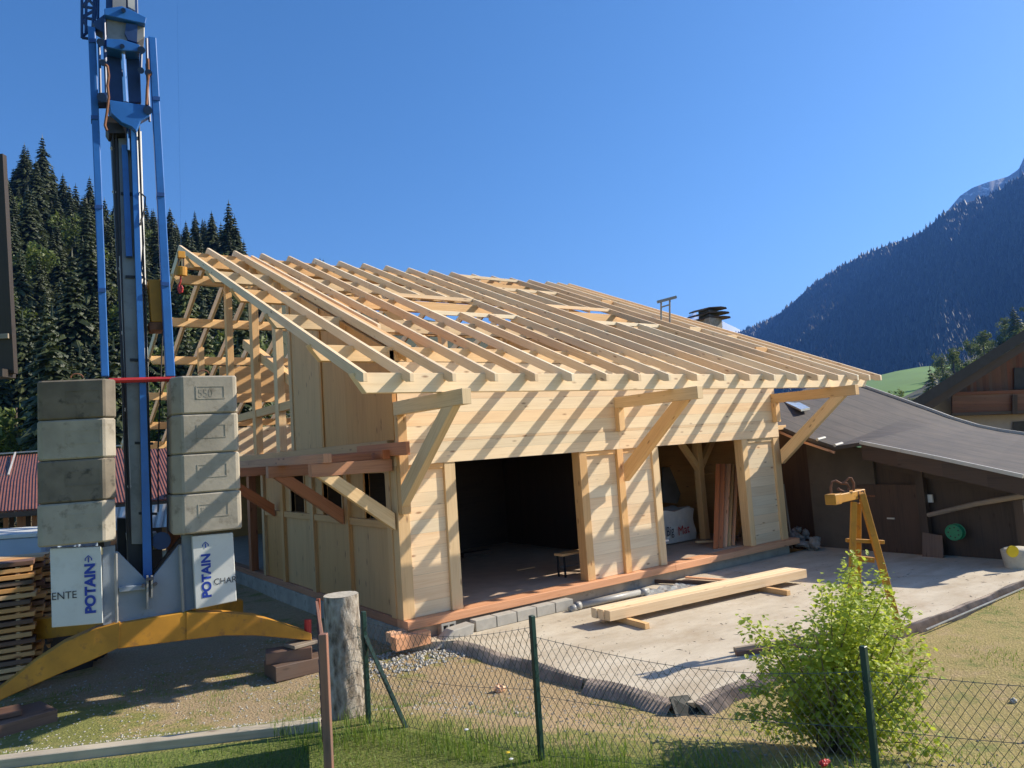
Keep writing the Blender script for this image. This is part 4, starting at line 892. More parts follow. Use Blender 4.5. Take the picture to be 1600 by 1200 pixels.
# ------------------------------------------------------------------ beams lying on the slab, blocks, pipe
def lum(a, c, w, h, mat, name, label, cat, group=None, bevel=.004):
    b = MB(); b.beam(a, c, w, h); return tag(b.build(name, M[mat], None, bevel), label, cat, group)
A0 = onZ(955, 973, SZ+.085); A1 = onZ(1243, 908, SZ+.09); dd = Vector(A1-A0); dd.z = 0; dd.normalize(); sdv = Vector((dd.y, -dd.x, 0)); 
LL = float(np.linalg.norm(A1-A0))
names = ['nearest', 'second', 'third', 'farthest']
for k in range(3):
    o = Vector(A0)-sdv*(.09+.145*k)+dd*(-.02*k); o.z = SZ+.09+.085
    lum(o, o+dd*(LL+.35), .135, .15, 'spruce_l', 'long_beam', ['nearest long squared beam of the pile lying on the slab', 'middle long squared beam of the pile lying on the slab', 'farthest long squared beam of the pile lying on the slab'][k], 'beam', 'long beams lying on the slab')
for k, q in enumerate((.35, LL-.7)):
    o = Vector(A0)+dd*q; o.z = SZ+.045
    lum(o-sdv*.55, o+sdv*.42, .09, .085, 'spruce', 'bearer', ['short timber bearer under the near end of the beam pile', 'short timber bearer under the far end of the beam pile'][k], 'timber', 'bearers under the long beams')
for k in range(5):
    p0 = onZ(752+k*33-2, 992-k*8.4, SZ); x0 = 1.06+.40*k; y0 = -.36+.0*k
    b = MB(); b.box((x0, y0, SZ+.003), (x0+.385, y0+.19, SZ+.17), (1, 0, 0))
    tag(b.build('kerb_block', M['cblock'], None, .006), ['grey concrete block at the left end of the row along the sill' if k == 0 else '%s grey concrete block from the left in the row along the sill' % ['', 'second', 'third', 'fourth', 'fifth'][k]][0], 'concrete block', 'concrete blocks laid along the sill')
# hollow block: frame with four cells
hb = onZ(700, 1000, -.40); hx, hy = float(hb[0]), float(hb[1])
b = MB(); s = .26; th = .035; y0 = hy
for (x0, x1, z0, z1) in ((0, s, 0, th), (0, s, s-th, s), (0, s, s/2-th/2, s/2+th/2)): b.box((hx-.1+x0, y0, -.40+z0), (hx-.1+x1, y0+.45, -.40+z1))
for x0 in (0, s/2-th/2, s-th):
    for z0 in (th, s/2+th/2): b.box((hx-.1+x0+.001, y0+.001, -.40+z0), (hx-.1+x0+th-.001, y0+.449, -.40+z0+s/2-1.5*th))
b.box((hx-.1+th, y0+.2, -.4+th), (hx-.1+s-th, y0+.23, -.4+s-th))
tag(b.build('hollow_block', M['cblock']), 'hollow concrete block with four square cells at the barn\'s corner', 'concrete block')
# ramp stone behind it
b = MB(); b.prism([(.3, -.42, -.42), (.95, -.42, -.42), (1.0, -.42, -.17), (.62, -.42, -.2)], (0, .25, 0)); tag(b.build('broken_block', M['cblock'], None, .01), 'broken wedge of concrete between hollow block and kerb row', 'concrete block')
# grey drain pipe
pa, pb = onZ(905, 946, SZ+.07), onZ(1008, 924, SZ+.07)
pp = thing('drain_pipe', 'grey plastic drain pipe lying along the foot of the barn wall', 'pipe', pa)
b = MB(); b.tube([pa, pb], .055, 14); b.build('tube', M['pvc'], pp, smooth=True); b = MB(); dvp = (pb-pa)/np.linalg.norm(pb-pa); b.tube([pb-dvp*.12, pb+dvp*.06], .066, 14); b.build('socket', M['pvc'], pp, smooth=True)
b = MB(); b.tube([pa+dvp*.02, pa-dvp*.08], .066, 14); b.tube([pa-dvp*.05, pa-dvp*.2+np.array([0, 0, -.05])], .06, 14); b.build('elbow', M['pvc'], pp, smooth=True)
# pit with crumpled film and boards next to the pipe
pf = onZ(1050, 925, SZ); b = MB()
V = []; nx = 16
fs = []
for i in range(nx):
    for j in range(8):
        u, v = i/(nx-1), j/7; V.append((pf[0]-.55+1.3*u, pf[1]-.3+.65*v, SZ+.015+.055*abs(math.sin(9*u+3*v))*random.uniform(.3, 1)*(1-abs(2*u-1)**4)))
for i in range(nx-1):
    for j in range(7): fs.append((i*8+j, (i+1)*8+j, (i+1)*8+j+1, i*8+j+1))
tag(mesh_np('plastic_film', V, fs, M['film']), 'crumpled clear plastic film beside the end of the drain pipe', 'plastic film')
b = MB(); o = pf
for k in range(1):
    a = onZ(1005, 905, SZ+.04); c = onZ(1110, 913, SZ+.04)
tag(MB().beam(onZ(1015, 908, SZ+.05), onZ(1140, 912, SZ+.05), .03, .07).build('thin_batten', M['old']), 'dark thin batten behind the crumpled film', 'batten')
tag(MB().beam(onZ(1072, 902, SZ+.04), onZ(1170, 909, SZ+.04), .09, .03).build('short_plank', M['larch_l']), 'short pale plank on the slab behind the beam pile', 'plank')
# twin long battens running behind the bush
tag(MB().beam(onZ(1148, 1015, SZ+.03), onZ(1330, 985, SZ+.03), .06, .05).build('long_batten', M['greywood']), 'long grey batten lying on the slab, nearer the beam pile', 'batten', 'battens lying on the slab by the bush')
tag(MB().beam(onZ(1150, 1021, SZ+.03), onZ(1330, 1000, SZ+.03), .06, .05).build('long_batten', M['packing']), 'long brown batten lying on the slab, nearer the bush', 'batten', 'battens lying on the slab by the bush')
# outline of the trestle's cast shadow on the slab, nothing built from it
sp = [onZ(x, y, SZ+.01) for x, y in ((968, 1057), (1000, 1044), (1060, 1026), (1100, 1016), (1148, 1010), (1148, 1020), (1100, 1027), (1060, 1042), (1030, 1053), (990, 1056))]
# dimple membrane upstand round the slab edge
def membrane(pts, lean, h, label):
    P3 = []
    for i in range(len(pts)-1):
        a, c = Vector(pts[i]), Vector(pts[i+1]); L = (c-a).length; n = max(2, int(L/.027))
        for k in range(n): P3.append(a+(c-a)*k/n)
    V = []; Fa = []
    for i, p in enumerate(P3):
        t = (P3[min(i+1, len(P3)-1)]-P3[max(i-1, 0)]).normalized(); nn = Vector((t.y, -t.x, 0)); w = .018 if i % 2 else -.018
        hh = h*(1+.5*math.sin(i*.11)+.4*math.sin(i*.031)); le = lean*(.8+.3*math.sin(i*.06)+.25*math.sin(i*.17+1))+random.uniform(-.006, .006)
        zb_ = gz(p.x+nn.x*.06, p.y+nn.y*.06)-.02
        V += [tuple(p+nn*(w+le)+Vector((0, 0, float(zb_)-p.z))), tuple(p+nn*(w+le*.35)+Vector((0, 0, hh*.3))), tuple(p+nn*w+Vector((0, 0, hh)))]
    for i in range(len(P3)-1):
        for j in range(2): Fa.append((3*i+j, 3*(i+1)+j, 3*(i+1)+j+1, 3*i+j+1))
    o = mesh_np('studded_membrane', V, Fa, M['membrane']); m_ = o.modifiers.new('t', 'SOLIDIFY'); m_.thickness = .004
    return tag(o, label, 'membrane')
membrane([p+np.array([0, 0, -.02]) for p in E1[:5]], .17, .03, 'ribbed black foundation membrane along the slab edge near the barn corner')
membrane([p+np.array([0, 0, -.02]) for p in [E1[4]+(E1[5]-E1[4])*.12, *E1[5:]]], .19, .035, 'ribbed black foundation membrane at the slab\'s outer corner')
membrane([p+np.array([0, 0, -.02]) for p in E2[:4]], .20, .03, 'ribbed black membrane along the slab edge running behind the bush')
membrane([p+np.array([0, 0, -.01]) for p in E2[3:]], .11, .012, 'grey membrane skirt along the far right edge of the slab')
b = MB(); b.prism([E1[-1]+np.array([-.15, -.1, -.1]), E1[-1]+np.array([.12, -.2, -.1]), E1[-1]+np.array([.15, -.02, .03]), E1[-1]+np.array([-.1, .02, .06])], (0, .02, .01)); tag(b.build('membrane_flap', M['tarblack']), 'black folded flap of membrane at the slab\'s outer corner', 'membrane')
# drain gravel strip and pale kerb along the far slab edge
tag(MB().beam(E2[-3]+np.array([.15, -.16, -.06]), E2[-1]+np.array([.6, -.12, -.06]), .02, .015).build('pale_strip', M['film']), 'thin pale plastic strip along the far edge of the slab', 'plastic strip')

# ------------------------------------------------------------------ inside the doorways
def ip(x, y, yy): return onY(x, y, yy)
# bench in the left opening
bn = onZ(905, 903, .0); bench = thing('work_bench', 'small low workbench just inside the left doorway', 'bench', (4.05, .75, 0))
b = MB(); b.box((3.66, .62, .40), (4.45, .86, .44), (1, 0, 0)); b.build('seat', M['spruce'], bench)
for x, y in ((3.72, .64), (3.72, .84), (4.38, .64), (4.38, .84)):
    b = MB(); b.beam((x, y, 0), (x, y, .40), .03, .03, (0, 1, 0)); b.build('leg', M['steel_d'], bench)
b = MB(); b.box((3.72, .735, .17), (4.38, .765, .2), (1, 0, 0)); b.build('stretcher', M['steel'], bench)
b2 = thing('white_topped_bench', 'narrow bench with pale top just inside the right doorway', 'bench', (6.1, .5, 0))
b = MB(); b.box((5.82, .42, .36), (6.35, .60, .39), (1, 0, 0)); b.build('seat', M['white'], b2)
for x in (5.9, 6.3):
    b = MB(); b.beam((x, .5, 0), (x, .5, .36), .03, .03, (0, 1, 0)); b.build('leg', M['rust'], b2)
# bag with printed name
bq = ip(1062, 825, 1.7); bl, br_, bt, bb_ = ip(1033, 825, 1.7)[0], ip(1092, 825, 1.7)[0], ip(1060, 797, 1.7)[2], .03
bag = thing('builders_bag', 'white woven builders\' bag with black and red lettering in the right doorway', 'bag', ((bl+br_)/2, 2.1, 0))
V = []; Fa = []; n = 12
for k in range(7):
    zz = bb_+(bt-bb_)*k/6
    for i in range(4*n):
        s_ = i//n; t = (i % n)/n; c = [(-1, -1), (1, -1), (1, 1), (-1, 1)]; a_, c_ = c[s_], c[(s_+1) % 4]; x = a_[0]+(c_[0]-a_[0])*t; y = a_[1]+(c_[1]-a_[1])*t
        rr = 1-.08*math.hypot(x, y)**4*.3+.03*math.sin(k*1.3)+.012*math.sin(i*2.1+k); V.append(((bl+br_)/2+x*rr*(br_-bl)/2, 2.15+y*rr*.42, zz+.03*math.sin(i*.9)*(k == 6)))
for k in range(6):
    for i in range(4*n):
        j = (i+1) % (4*n); Fa.append((k*4*n+i, k*4*n+j, (k+1)*4*n+j, (k+1)*4*n+i))
Fa.append(tuple(6*4*n+i for i in range(4*n)))
mesh_np('sack', V, Fa, M['bag'], bag)
text('Big', 'lettering', M['inkdark'], ip(1042, 838, 1.69), (1, 0, .05), (0, 0, 1), .30, bag, sx=.7, bold=.0); text('Mat', 'lettering', M['inkred'], ip(1060, 837, 1.69), (1, 0, .08), (0, 0, 1), .30, bag, sx=.88, bold=.0)
tag(MB().prism([ip(1036, 730, 3.4), ip(1078, 730, 3.4), ip(1058, 787, 3.0), ip(1036, 785, 3.0)], (0, .04, 0)).build('insulation_board', M['steel']), 'grey green board leaning behind the white bag', 'board')
# boards leaning
for k, (xb, xt, w, mt) in enumerate(((1124, 1128, .16, 'larch'), (1131, 1138, .14, 'larch_l'), (1138.5, 1145, .09, 'spruce'), (1146, 1152, .08, 'larch_l'), (1118, 1122, .1, 'larch'))):
    a, c = ip(xb, 857, .45), ip(xt, 725, .95); a[2] = .0
    lum(a, c, w, .035, mt, 'leaning_board', ['widest reddish board leaning in the right doorway', 'orange board leaning second from left in the right doorway', 'pale narrow board leaning in the right doorway', 'rightmost thin board leaning in the right doorway', 'leftmost dark board leaning in the right doorway'][k], 'board', 'boards leaning in the right doorway')
lum(ip(1088, 743, 2.0), ip(1127, 738, 2.0), .12, .04, 'spruce', 'shelf_board', 'horizontal board fixed across the inner post in the right doorway', 'board')
for k, (a, c) in enumerate((((1088, 847), (1170, 842)), ((1150, 857), (1172, 840)), ((1155, 840), (1168, 800)), ((1160, 842), (1174, 812)))):
    lum(ip(*a, 1.0+.1*k), ip(*c, 1.0+.1*k), .08, .04, ['spruce', 'larch', 'greywood', 'spruce'][k], 'scrap_wood', ['long scrap board lying low behind the leaning boards', 'short scrap of wood on the floor behind the door post', 'steep stick leaning behind the door post', 'pale stick leaning behind the door post'][k], 'scrap wood', 'scrap wood in the right doorway')
lum(onZ(808, 891, .03), onZ(835, 886, .03), .05, .02, 'spruce_l', 'floor_lath', 'short pale lath on the dark floor of the left doorway', 'lath')
lum(onZ(722, 868, .05), onZ(765, 861, .05), .2, .1, 'old', 'floor_timber', 'dark timber lying at the left back of the left doorway', 'timber')

# ------------------------------------------------------------------ log post, chain link fence, edge board, gate
lx, ly = -2.30, -3.35
lb = onZ(541, 1112, .0); lx, ly = float(lb[0]), float(lb[1]); D_ = (lb-CAM)@FV; rlog = 55/2/FPX*D_/1.0
ltop = float((CAM+ray(533, 932)*D_)[2])
log = thing('log_post', 'thick barked log post with pale sawn top at the corner of the wire fence', 'post', (lx, ly, 0))
V = []; Fa = []; n = 48; m_ = 40
for k in range(m_+1):
    for i in range(n):
        a = 2*math.pi*i/n; rr = rlog*(1.06-.08*k/m_)*(1+.02*math.sin(3*a+1)+.012*math.sin(7*a+k*.3)+.012*math.sin(k*.9+5*a)+random.uniform(-.012, .012)); V.append((lx+rr*math.cos(a), ly+rr*math.sin(a), -.15+(ltop+.15)*k/m_))
for k in range(m_):
    for i in range(n): j = (i+1) % n; Fa.append((k*n+i, k*n+j, (k+1)*n+j, (k+1)*n+i))
mesh_np('stem', V, Fa, M['bark'], log, smooth=True)
top = [V[m_*n+i] for i in range(n)]; mesh_np('sawn_top', [(x, y, z+.002) for x, y, z in top], [tuple(range(n))], M['cutwood'], log)
# posts
FZ = 1.1
posts = [(-2.20, -3.60), (-1.52, -5.40), (-.20, -7.45), (1.05, -9.65)]
fence = thing('chain_link_fence', 'low green chain link fence with slim green posts in front of the slab', 'fence', (-1.5, -5.4, 0))
heights = [float(onY(580, 956, -3.60)[2]), float(onY(833, 965, -5.40)[2]), float(onY(1351, 1013, -7.45)[2]), 1.1]
for (x, y), h in zip(posts, heights):
    b = MB(); b.beam((x, y, -.1), (x, y, h+.02), .042, .042, (0, 1, 0)); b.build('post', M['greenpost'], fence, .004)
b = MB(); b.beam((-1.98, -3.98, -.05), (-2.2, -3.60, .82), .035, .035, (0, 1, 0)); b.build('brace_post', M['greenpost'], fence)
# wire mesh: diamond weave between the posts
def weave(A, B, hA, hB, label_parent, step=.062, r=.0024):
    A = Vector((*A, 0)); B = Vector((*B, 0)); L = (B-A).length; n = int(L/step); d = (B-A).normalized(); nn = Vector((-d.y, d.x, 0))
    rows = 16; b = MB(); V = []; Fa = []
    def Pt(u, k):
        t = u/L; h = hA*(1-t)+hB*t - .10*math.sin(math.pi*t)*(1 if k > 0 else .0) ; h0 = .03
        z = h0+(h-h0-.03)*k/rows; return A+d*u+Vector((0, 0, z))+nn*(.02*math.sin(u*2.3+k*.4)+.05*math.sin(math.pi*t)*math.sin(k*.25))
    st_ = L/n
    # each wire runs as a zigzag going up
    for i in range(n):
        pts = [Pt(st_*(i+(.5 if k % 2 else 0)+(0.5 if (i % 1) else 0)), k)+nn*(.003 if k % 2 else -.003) for k in range(rows+1)]
        pts2 = [Pt(min(L, st_*(i+1-(.5 if k % 2 else 0))), k)-nn*(.003 if k % 2 else -.003) for k in range(rows+1)]
        for ps in (pts, pts2):
            base = len(V)
            for j, p in enumerate(ps):
                V += [tuple(p+d*r+nn*0), tuple(p-d*r*.5+nn*r), tuple(p-d*r*.5-nn*r)]
            for j in range(rows):
                q = base+3*j
                for s in range(3): s2 = (s+1) % 3; Fa.append((q+s, q+s2, q+3+s2, q+3+s))
        # twisted wire tips
        for u_ in (0,):
            p = pts[-1]; base = len(V); V += [tuple(p+d*r), tuple(p-d*r), tuple(p+Vector((0, 0, .03))+d*.012)]; Fa.append((base, base+1, base+2))
    for kk in (0, 8, rows):
        ps = [Pt(L*q/24, kk) for q in range(25)]; base = len(V)
        for p in ps: V += [tuple(p+Vector((0, 0, r))+nn*0), tuple(p-Vector((0, 0, r*.5))+nn*r), tuple(p-Vector((0, 0, r*.5))-nn*r)]
        for j in range(24):
            q = base+3*j
            for s in range(3): s2 = (s+1) % 3; Fa.append((q+s, q+s2, q+3+s2, q+3+s))
    return mesh_np('wire_mesh', V, Fa, M['wire'], fence)
weave((lx+rlog*.8, ly-.05), posts[0], heights[0]-.02, heights[0]-.05, fence)
weave(posts[0], posts[1], heights[0]-.05, heights[1]-.04, fence)
weave(posts[1], posts[2], heights[1]-.12, heights[2]-.12, fence)
weave(posts[2], posts[3], heights[2]-.12, 1.0, fence)
# grey board edging the lawn on the left
ea, eb = onZ(-120, 1212, .0), onZ(502, 1138, .0)
b = MB(); b.beam(ea+np.array([0, 0, .03]), eb+np.array([0, 0, .03]), .13, .10); M['edging'] = wood('sunlit_plank', (.52, .43, .30), (.36, .29, .2), vary=.05, weather=.3)  # plank colour lightened to stand for its sunlit top
tag(b.build('edging_board', M['edging'], None, .006), 'grey weathered plank edging the lawn at the lower left', 'plank')
# gate seen edge-on
gp = thing('garden_gate', 'rust red wooden gate seen edge on beside the log post', 'gate', at(506, 1230, 5.1))
b = MB()
d0, d1 = 4.95, 6.6
def gpnt(d, y): return at(505, y, d)
pz = gpnt(4.95, 990)
q = Vector(gpnt(4.95, 990)); 
b.beam((q.x, q.y, -.05), (q.x, q.y, q.z), .05, .055, (RV[0], RV[1], 0)); 
gp_post = b.build('end_post', M['rustpaint'], gp, .004)
A_ = Vector(at(508, 1000, 4.98)); B_ = Vector(at(500, 1000, 6.6)); A_.z = B_.z = 0; dv = (B_-A_).normalized(); sv = Vector((dv.y, -dv.x, 0))
zt = float(at(500, 940, 6.6)[2]); 
for k in range(11):
    z0 = .1+k*(zt-.1)/11; h = (zt-.1)/11
    b = MB(); b.prism([A_+sv*.012+ZU*z0, A_-sv*.012+ZU*z0, A_-sv*.024+ZU*(z0+h*1.05), A_-sv*.004+ZU*(z0+h*1.05)], B_-A_); b.build('slat', M['rustpaint'], gp)
b = MB(); b.beam((B_.x, B_.y, -.05), (B_.x, B_.y, zt+.02), .03, .03, (RV[0], RV[1], 0)); b.build('end_post', M['rustpaint'], gp)

# ------------------------------------------------------------------ grass
def blades(name, pts, h, w, mat, lean=.35):
    n = len(pts); P_ = np.asarray(pts); a = rng.uniform(0, 2*math.pi, n); hh = h*rng.uniform(.5, 1.3, n); ln = rng.uniform(0, lean, n)*hh
    dx, dy = np.cos(a), np.sin(a); px, py = -dy, dx; ww = w*rng.uniform(.7, 1.3, n)
    V = np.zeros((n, 5, 3)); z0 = P_[:, 2]
    for k, (t, wk) in enumerate(((0, 1), (0, -1), (.55, .7), (.55, -.7), (1, 0))):
        V[:, k, 0] = P_[:, 0]+dx*ln*t*t+px*ww*wk*.5; V[:, k, 1] = P_[:, 1]+dy*ln*t*t+py*ww*wk*.5; V[:, k, 2] = z0+hh*t
    me = bpy.data.meshes.new(name); base = np.arange(n)[:, None]*5
    f = np.concatenate([base+[0, 1, 3, 2], ], 1); f2 = np.concatenate([base+[2, 3, 4]], 1)
    me.vertices.add(n*5); me.vertices.foreach_set('co', V.ravel())
    loops = np.concatenate([f, f2], 1).ravel(); me.loops.add(len(loops)); me.loops.foreach_set('vertex_index', loops)
    ls = np.stack([np.arange(n)*7, np.arange(n)*7+4], 1).ravel(); lt = np.tile([4, 3], n); me.polygons.add(2*n); me.polygons.foreach_set('loop_start', ls); me.polygons.foreach_set('loop_total', lt)
    me.update(calc_edges=True); me.validate(); me.materials.append(mat); o = bpy.data.objects.new(name, me); COL.objects.link(o); return o
def scatter(n, x0, x1, y0, y1, cond, clump=None):
    out = []
    X = rng.uniform(x0, x1, n*3); Y_ = rng.uniform(y0, y1, n*3); k = cond(X, Y_); X, Y_ = X[k][:n], Y_[k][:n]; return np.stack([X, Y_, gz(X, Y_)], 1)
def dist(X, Y_): return np.maximum((X-F0p[0])*FN[0]+(Y_-F0p[1])*FN[1], (X+5.05)*.459+(Y_+2.22)*.889)
def cn(X, Y_): return np.sin(X*2.1+Y_*1.3)+np.sin(X*5.3-Y_*3.7)*.6+np.sin(X*11+Y_*9)*.3
tag(blades('lawn_grass', scatter(36000, -6.5, 2.5, -9.8, -2.3, lambda X, Y_: (dist(X, Y_) < -.12)), .04, .006, M['grass'], .8), kind='stuff')
tag(blades('tall_grass', scatter(15000, -4.5, 2.5, -9.8, -2.8, lambda X, Y_: (dist(X, Y_) < .2)&(dist(X, Y_) > -.5)&(X > -3.0)&(rng.uniform(-1, 1.6, X.shape) < cn(X, Y_))), .16, .006, M['grass'], .6), kind='stuff')
tag(blades('grass_tufts', scatter(24000, -6.5, 9, -9, 2.0, lambda X, Y_: (dist(X, Y_) > .1)&(cn(X*.8, Y_*.8)+rng.normal(0, .25, X.shape) > .85)&~((X > .0)&(Y_ > -5)&(dist(X, Y_) > 2.2)&(X < 13))), .045, .006, M['grass'], .9), kind='stuff')
# stones strewn over the yard
def stones(n, cond, box, smin, smax, name, mat):
    V = []; Fa = []; P_ = scatter(n, *box, cond)
    for p in P_:
        s = random.uniform(smin, smax); q = np.array([[1, 0, 0], [-1, 0, 0], [0, 1, 0], [0, -1, 0], [0, 0, .7], [0, 0, -.7]])*s*rng.uniform(.6, 1.2, (6, 1))
        th = random.uniform(0, 3.14); c, s_ = math.cos(th), math.sin(th); q = q@np.array([[c, s_, 0], [-s_, c, 0], [0, 0, 1]]); b0 = len(V); V += (q+p+np.array([0, 0, s*.2])).tolist()
        for a, b_, c_ in ((0, 2, 4), (2, 1, 4), (1, 3, 4), (3, 0, 4), (2, 0, 5), (1, 2, 5), (3, 1, 5), (0, 3, 5)): Fa.append((b0+a, b0+b_, b0+c_))
    return tag(mesh_np(name, V, Fa, mat), kind='stuff')
stones(3200, lambda X, Y_: (X < .6)&(dist(X, Y_) > .3), (-7.5, .6, -4, 2.5), .006, .02, 'gravel', M['cblock'])
stones(700, lambda X, Y_: (X > -1)&(Y_ < -.5)&(dist(X, Y_) > .3)&(dist(X, Y_) < 2.3), (-1.5, 3, -8, 0), .006, .02, 'gravel', M['rubble'])
stones(500, lambda X, Y_: X < 9, (-1.0, .7, -1.1, .1), .015, .045, 'gravel', M['cblock'])
for k, (x, y, s) in enumerate(((779, 1057, .075), (735, 1081, .03), (806, 1104, .03), (1580, 1065, .04))):
    p = onZ(x, y, -.25); p[2] = gz(p[0], p[1])+s*.4
    tag(blob('loose_stone', p, (s, s*.8, s*.7), M['larch_l' if k == 0 else 'cblock'], seed=20+k, n=5, amp=.25), ['reddish broken brick lying on bare soil behind the wire fence', 'small grey clod on the bare soil left of the middle fence post', 'pale flat stone close behind the fence, left of the middle post', 'pale stone in the dry grass at the right edge'][k], 'stone')
# sawdust, splinters and grit on the slab
V = []; Fa = []
from mathutils.geometry import intersect_point_tri_2d
def inslab(x, y):
    k = False; n = len(poly); j = n-1
    for i in range(n):
        xi, yi = poly[i][0], poly[i][1]; xj, yj = poly[j][0], poly[j][1]
        if (yi > y) != (yj > y) and x < (xj-xi)*(y-yi)/(yj-yi)+xi: k = not k
        j = i
    return k
m0 = 0
while m0 < 520:
    x, y = random.uniform(0, 10), random.uniform(-5.2, -.2)
    if not inslab(x, y): continue
    m0 += 1; a = random.uniform(0, 3.14); L = random.choice([.008, .012, .012, .02, .05]); w = random.uniform(.003, .007); c_, s_ = math.cos(a), math.sin(a); b0 = len(V); zz = SZ+.003
    V += [(x-c_*L-s_*w, y-s_*L+c_*w, zz), (x-c_*L+s_*w, y-s_*L-c_*w, zz), (x+c_*L+s_*w*.6, y+s_*L-c_*w*.6, zz), (x+c_*L-s_*w*.6, y+s_*L+c_*w*.6, zz), (x, y, zz+w)]
    Fa += [(b0, b0+1, b0+4), (b0+1, b0+2, b0+4), (b0+2, b0+3, b0+4), (b0+3, b0, b0+4)]
tag(mesh_np('wood_splinters', V, Fa, M['greywood']), kind='stuff')
# dandelions
for k, (x, y) in enumerate(((792, 1178), (797, 1188), (727, 1142))):
    p = at(x, y, 5.3); b = MB(); g0 = float(gz(p[0], p[1])); t = thing('dandelion', ['yellow dandelion flower in the grass left of the middle fence post', 'second dandelion just below the yellow one', 'small pale flower in the grass left of the dandelions'][k], 'flower', (p[0], p[1], g0))
    b.tube([(p[0], p[1], g0), (p[0]+.01, p[1], p[2])], .002, 5); b.build('stem', M['grass'], t)
    b = MB(); b.tube([(p[0]+.01, p[1], p[2]), (p[0]+.01, p[1], p[2]+.008), (p[0]+.01, p[1], p[2]+.012)], [.006, .017, .010], 10); b.build('flower_head', M['yellowplastic'] if k == 0 else M['white'], t)

# ------------------------------------------------------------------ the bush behind the fence
bc = at(1305, 1180, 5.95); bc[2] = float(gz(bc[0], bc[1]))
bush = thing('leafy_shrub', 'bright green currant like shrub growing behind the wire fence, right of centre', 'shrub', bc)
fwd = Vector(FV); fwd.z = 0; fwd.normalize(); rgt = Vector(RV); rgt.z = 0; rgt.normalize()
stems = MB(); leafpts = []
tips = [(1165, 968), (1190, 1000), (1215, 985), (1240, 975), (1283, 915), (1265, 960), (1300, 925), (1335, 868), (1330, 900), (1345, 920), (1378, 895), (1372, 930), (1395, 960), (1420, 950), (1440, 1000), (1455, 1030), (1440, 1080), (1455, 1130), (1465, 1175), (1430, 1180), (1170, 1070), (1160, 1110), (1190, 1140), (1205, 1180), (1225, 1050), (1260, 1010), (1300, 980), (1350, 980), (1400, 1010), (1420, 1050), (1245, 1110), (1290, 1060), (1340, 1050), (1380, 1090), (1400, 1140), (1320, 1120), (1350, 1160), (1270, 1150), (1310, 1010), (1230, 1020), (1180, 1030), (1410, 1100), (1370, 1040), (1250, 1070), (1360, 1120), (1330, 1090), (1295, 1110), (1390, 1180), (1270, 990), (1360, 955), (1335, 945), (1385, 990), (1318, 960), (1385, 925), (1392, 945), (1372, 950), (1398, 975), (1330, 885), (1337, 925), (1380, 965)]
for k, (tx, ty) in enumerate(tips):
    dep = 5.95+random.uniform(-.55, .55); tp_ = Vector(at(tx, ty, dep)); r0 = Vector(bc)+rgt*random.uniform(-.12, .12)+fwd*random.uniform(-.12, .12)
    mid = r0.lerp(tp_, .5)+Vector((random.uniform(-.08, .08), random.uniform(-.08, .08), random.uniform(.0, .15)))
    pts = [r0, r0.lerp(mid, .55)+Vector((0, 0, .06)), mid, mid.lerp(tp_, .55)+Vector((random.uniform(-.03, .03), 0, .03)), tp_]
    stems.tube(pts, [.010, .008, .006, .004, .002], 5)
    full = ty > 940
    for q in np.linspace(.3 if full else .40, 1.0, 34):
        i = min(3, int(q*4)); p = pts[i].lerp(pts[i+1], q*4-i); sp_ = .11*(1-q*.6) if full else .065*(1.2-q*.5)
        for _ in range(8 if full else 9): leafpts.append(p+Vector((random.gauss(0, sp_), random.gauss(0, sp_), random.gauss(0, sp_*.9))))
stems.build('stems', M['twig'], bush)
lobes = [(0, 0), (.28, .10), (.42, .42), (.30, .50), (.36, .78), (.12, .74), (0, 1.0), (-.12, .74), (-.36, .78), (-.30, .50), (-.42, .42), (-.28, .10)]
V = []; Fa = []
for p in leafpts:
    if p.z < bc[2]+.04: continue
    s = random.choice([.026, .034, .042, .052])*random.uniform(.85, 1.15); a = random.uniform(0, 6.28); tilt = random.uniform(-.3, 1.1)
    e1 = Vector((math.cos(a), math.sin(a), 0)); e2 = Vector((-math.sin(a)*math.cos(tilt), math.cos(a)*math.cos(tilt), -math.sin(tilt))); nrm = e1.cross(e2)
    b0 = len(V)
    for u, v in lobes: V.append(tuple(p+e1*u*s+e2*v*s+nrm*(abs(u)*.25*s)))
    V.append(tuple(p+e2*.45*s))
    for i in range(12): Fa.append((b0+i, b0+(i+1) % 12, b0+12))
mesh_np('leaves', V, Fa, M['bushleaf'], bush)
p = at(1288, 1192, 5.0); tag(blob('red_cloth', (p[0], p[1], p[2]), (.045, .025, .02), M['red'], seed=9, n=8, amp=.3), 'red knotted cloth caught on the wire fence beneath the shrub', 'cloth')

# ------------------------------------------------------------------ hills, forest, mountains
def surf(name, rows, mat, smooth=False):
    V = []; Fa = []; n = len(rows[0])
    for r in rows:
        for p in r: V.append(tuple(p))
    for i in range(len(rows)-1):
        for j in range(n-1): Fa.append((i*n+j, i*n+j+1, (i+1)*n+j+1, (i+1)*n+j))
    return mesh_np(name, V, Fa, mat, smooth=smooth)
M['hillfloor'] = flat('forest_floor', (.045, .05, .022), .95, 0, .3, .08)
M['mountain'] = flat('wooded_mountain_slope', (.010, .016, .013), .95, 0, .35, .006, .3, (.035, .04, .025), 0, 8)
M['rock'] = flat('grey_rock_and_snow', (.24, .25, .27), .95, 0, .2, .01, .95, (.85, .87, .9), 0, 8)
M['snow'] = flat('snow_field', (.85, .88, .92), .8, 0, .04, .003, .8, (.25, .27, .3), 0, 8)
M['meadow'] = flat('green_meadow', (.10, .20, .035), .95, 0, .15, .03)
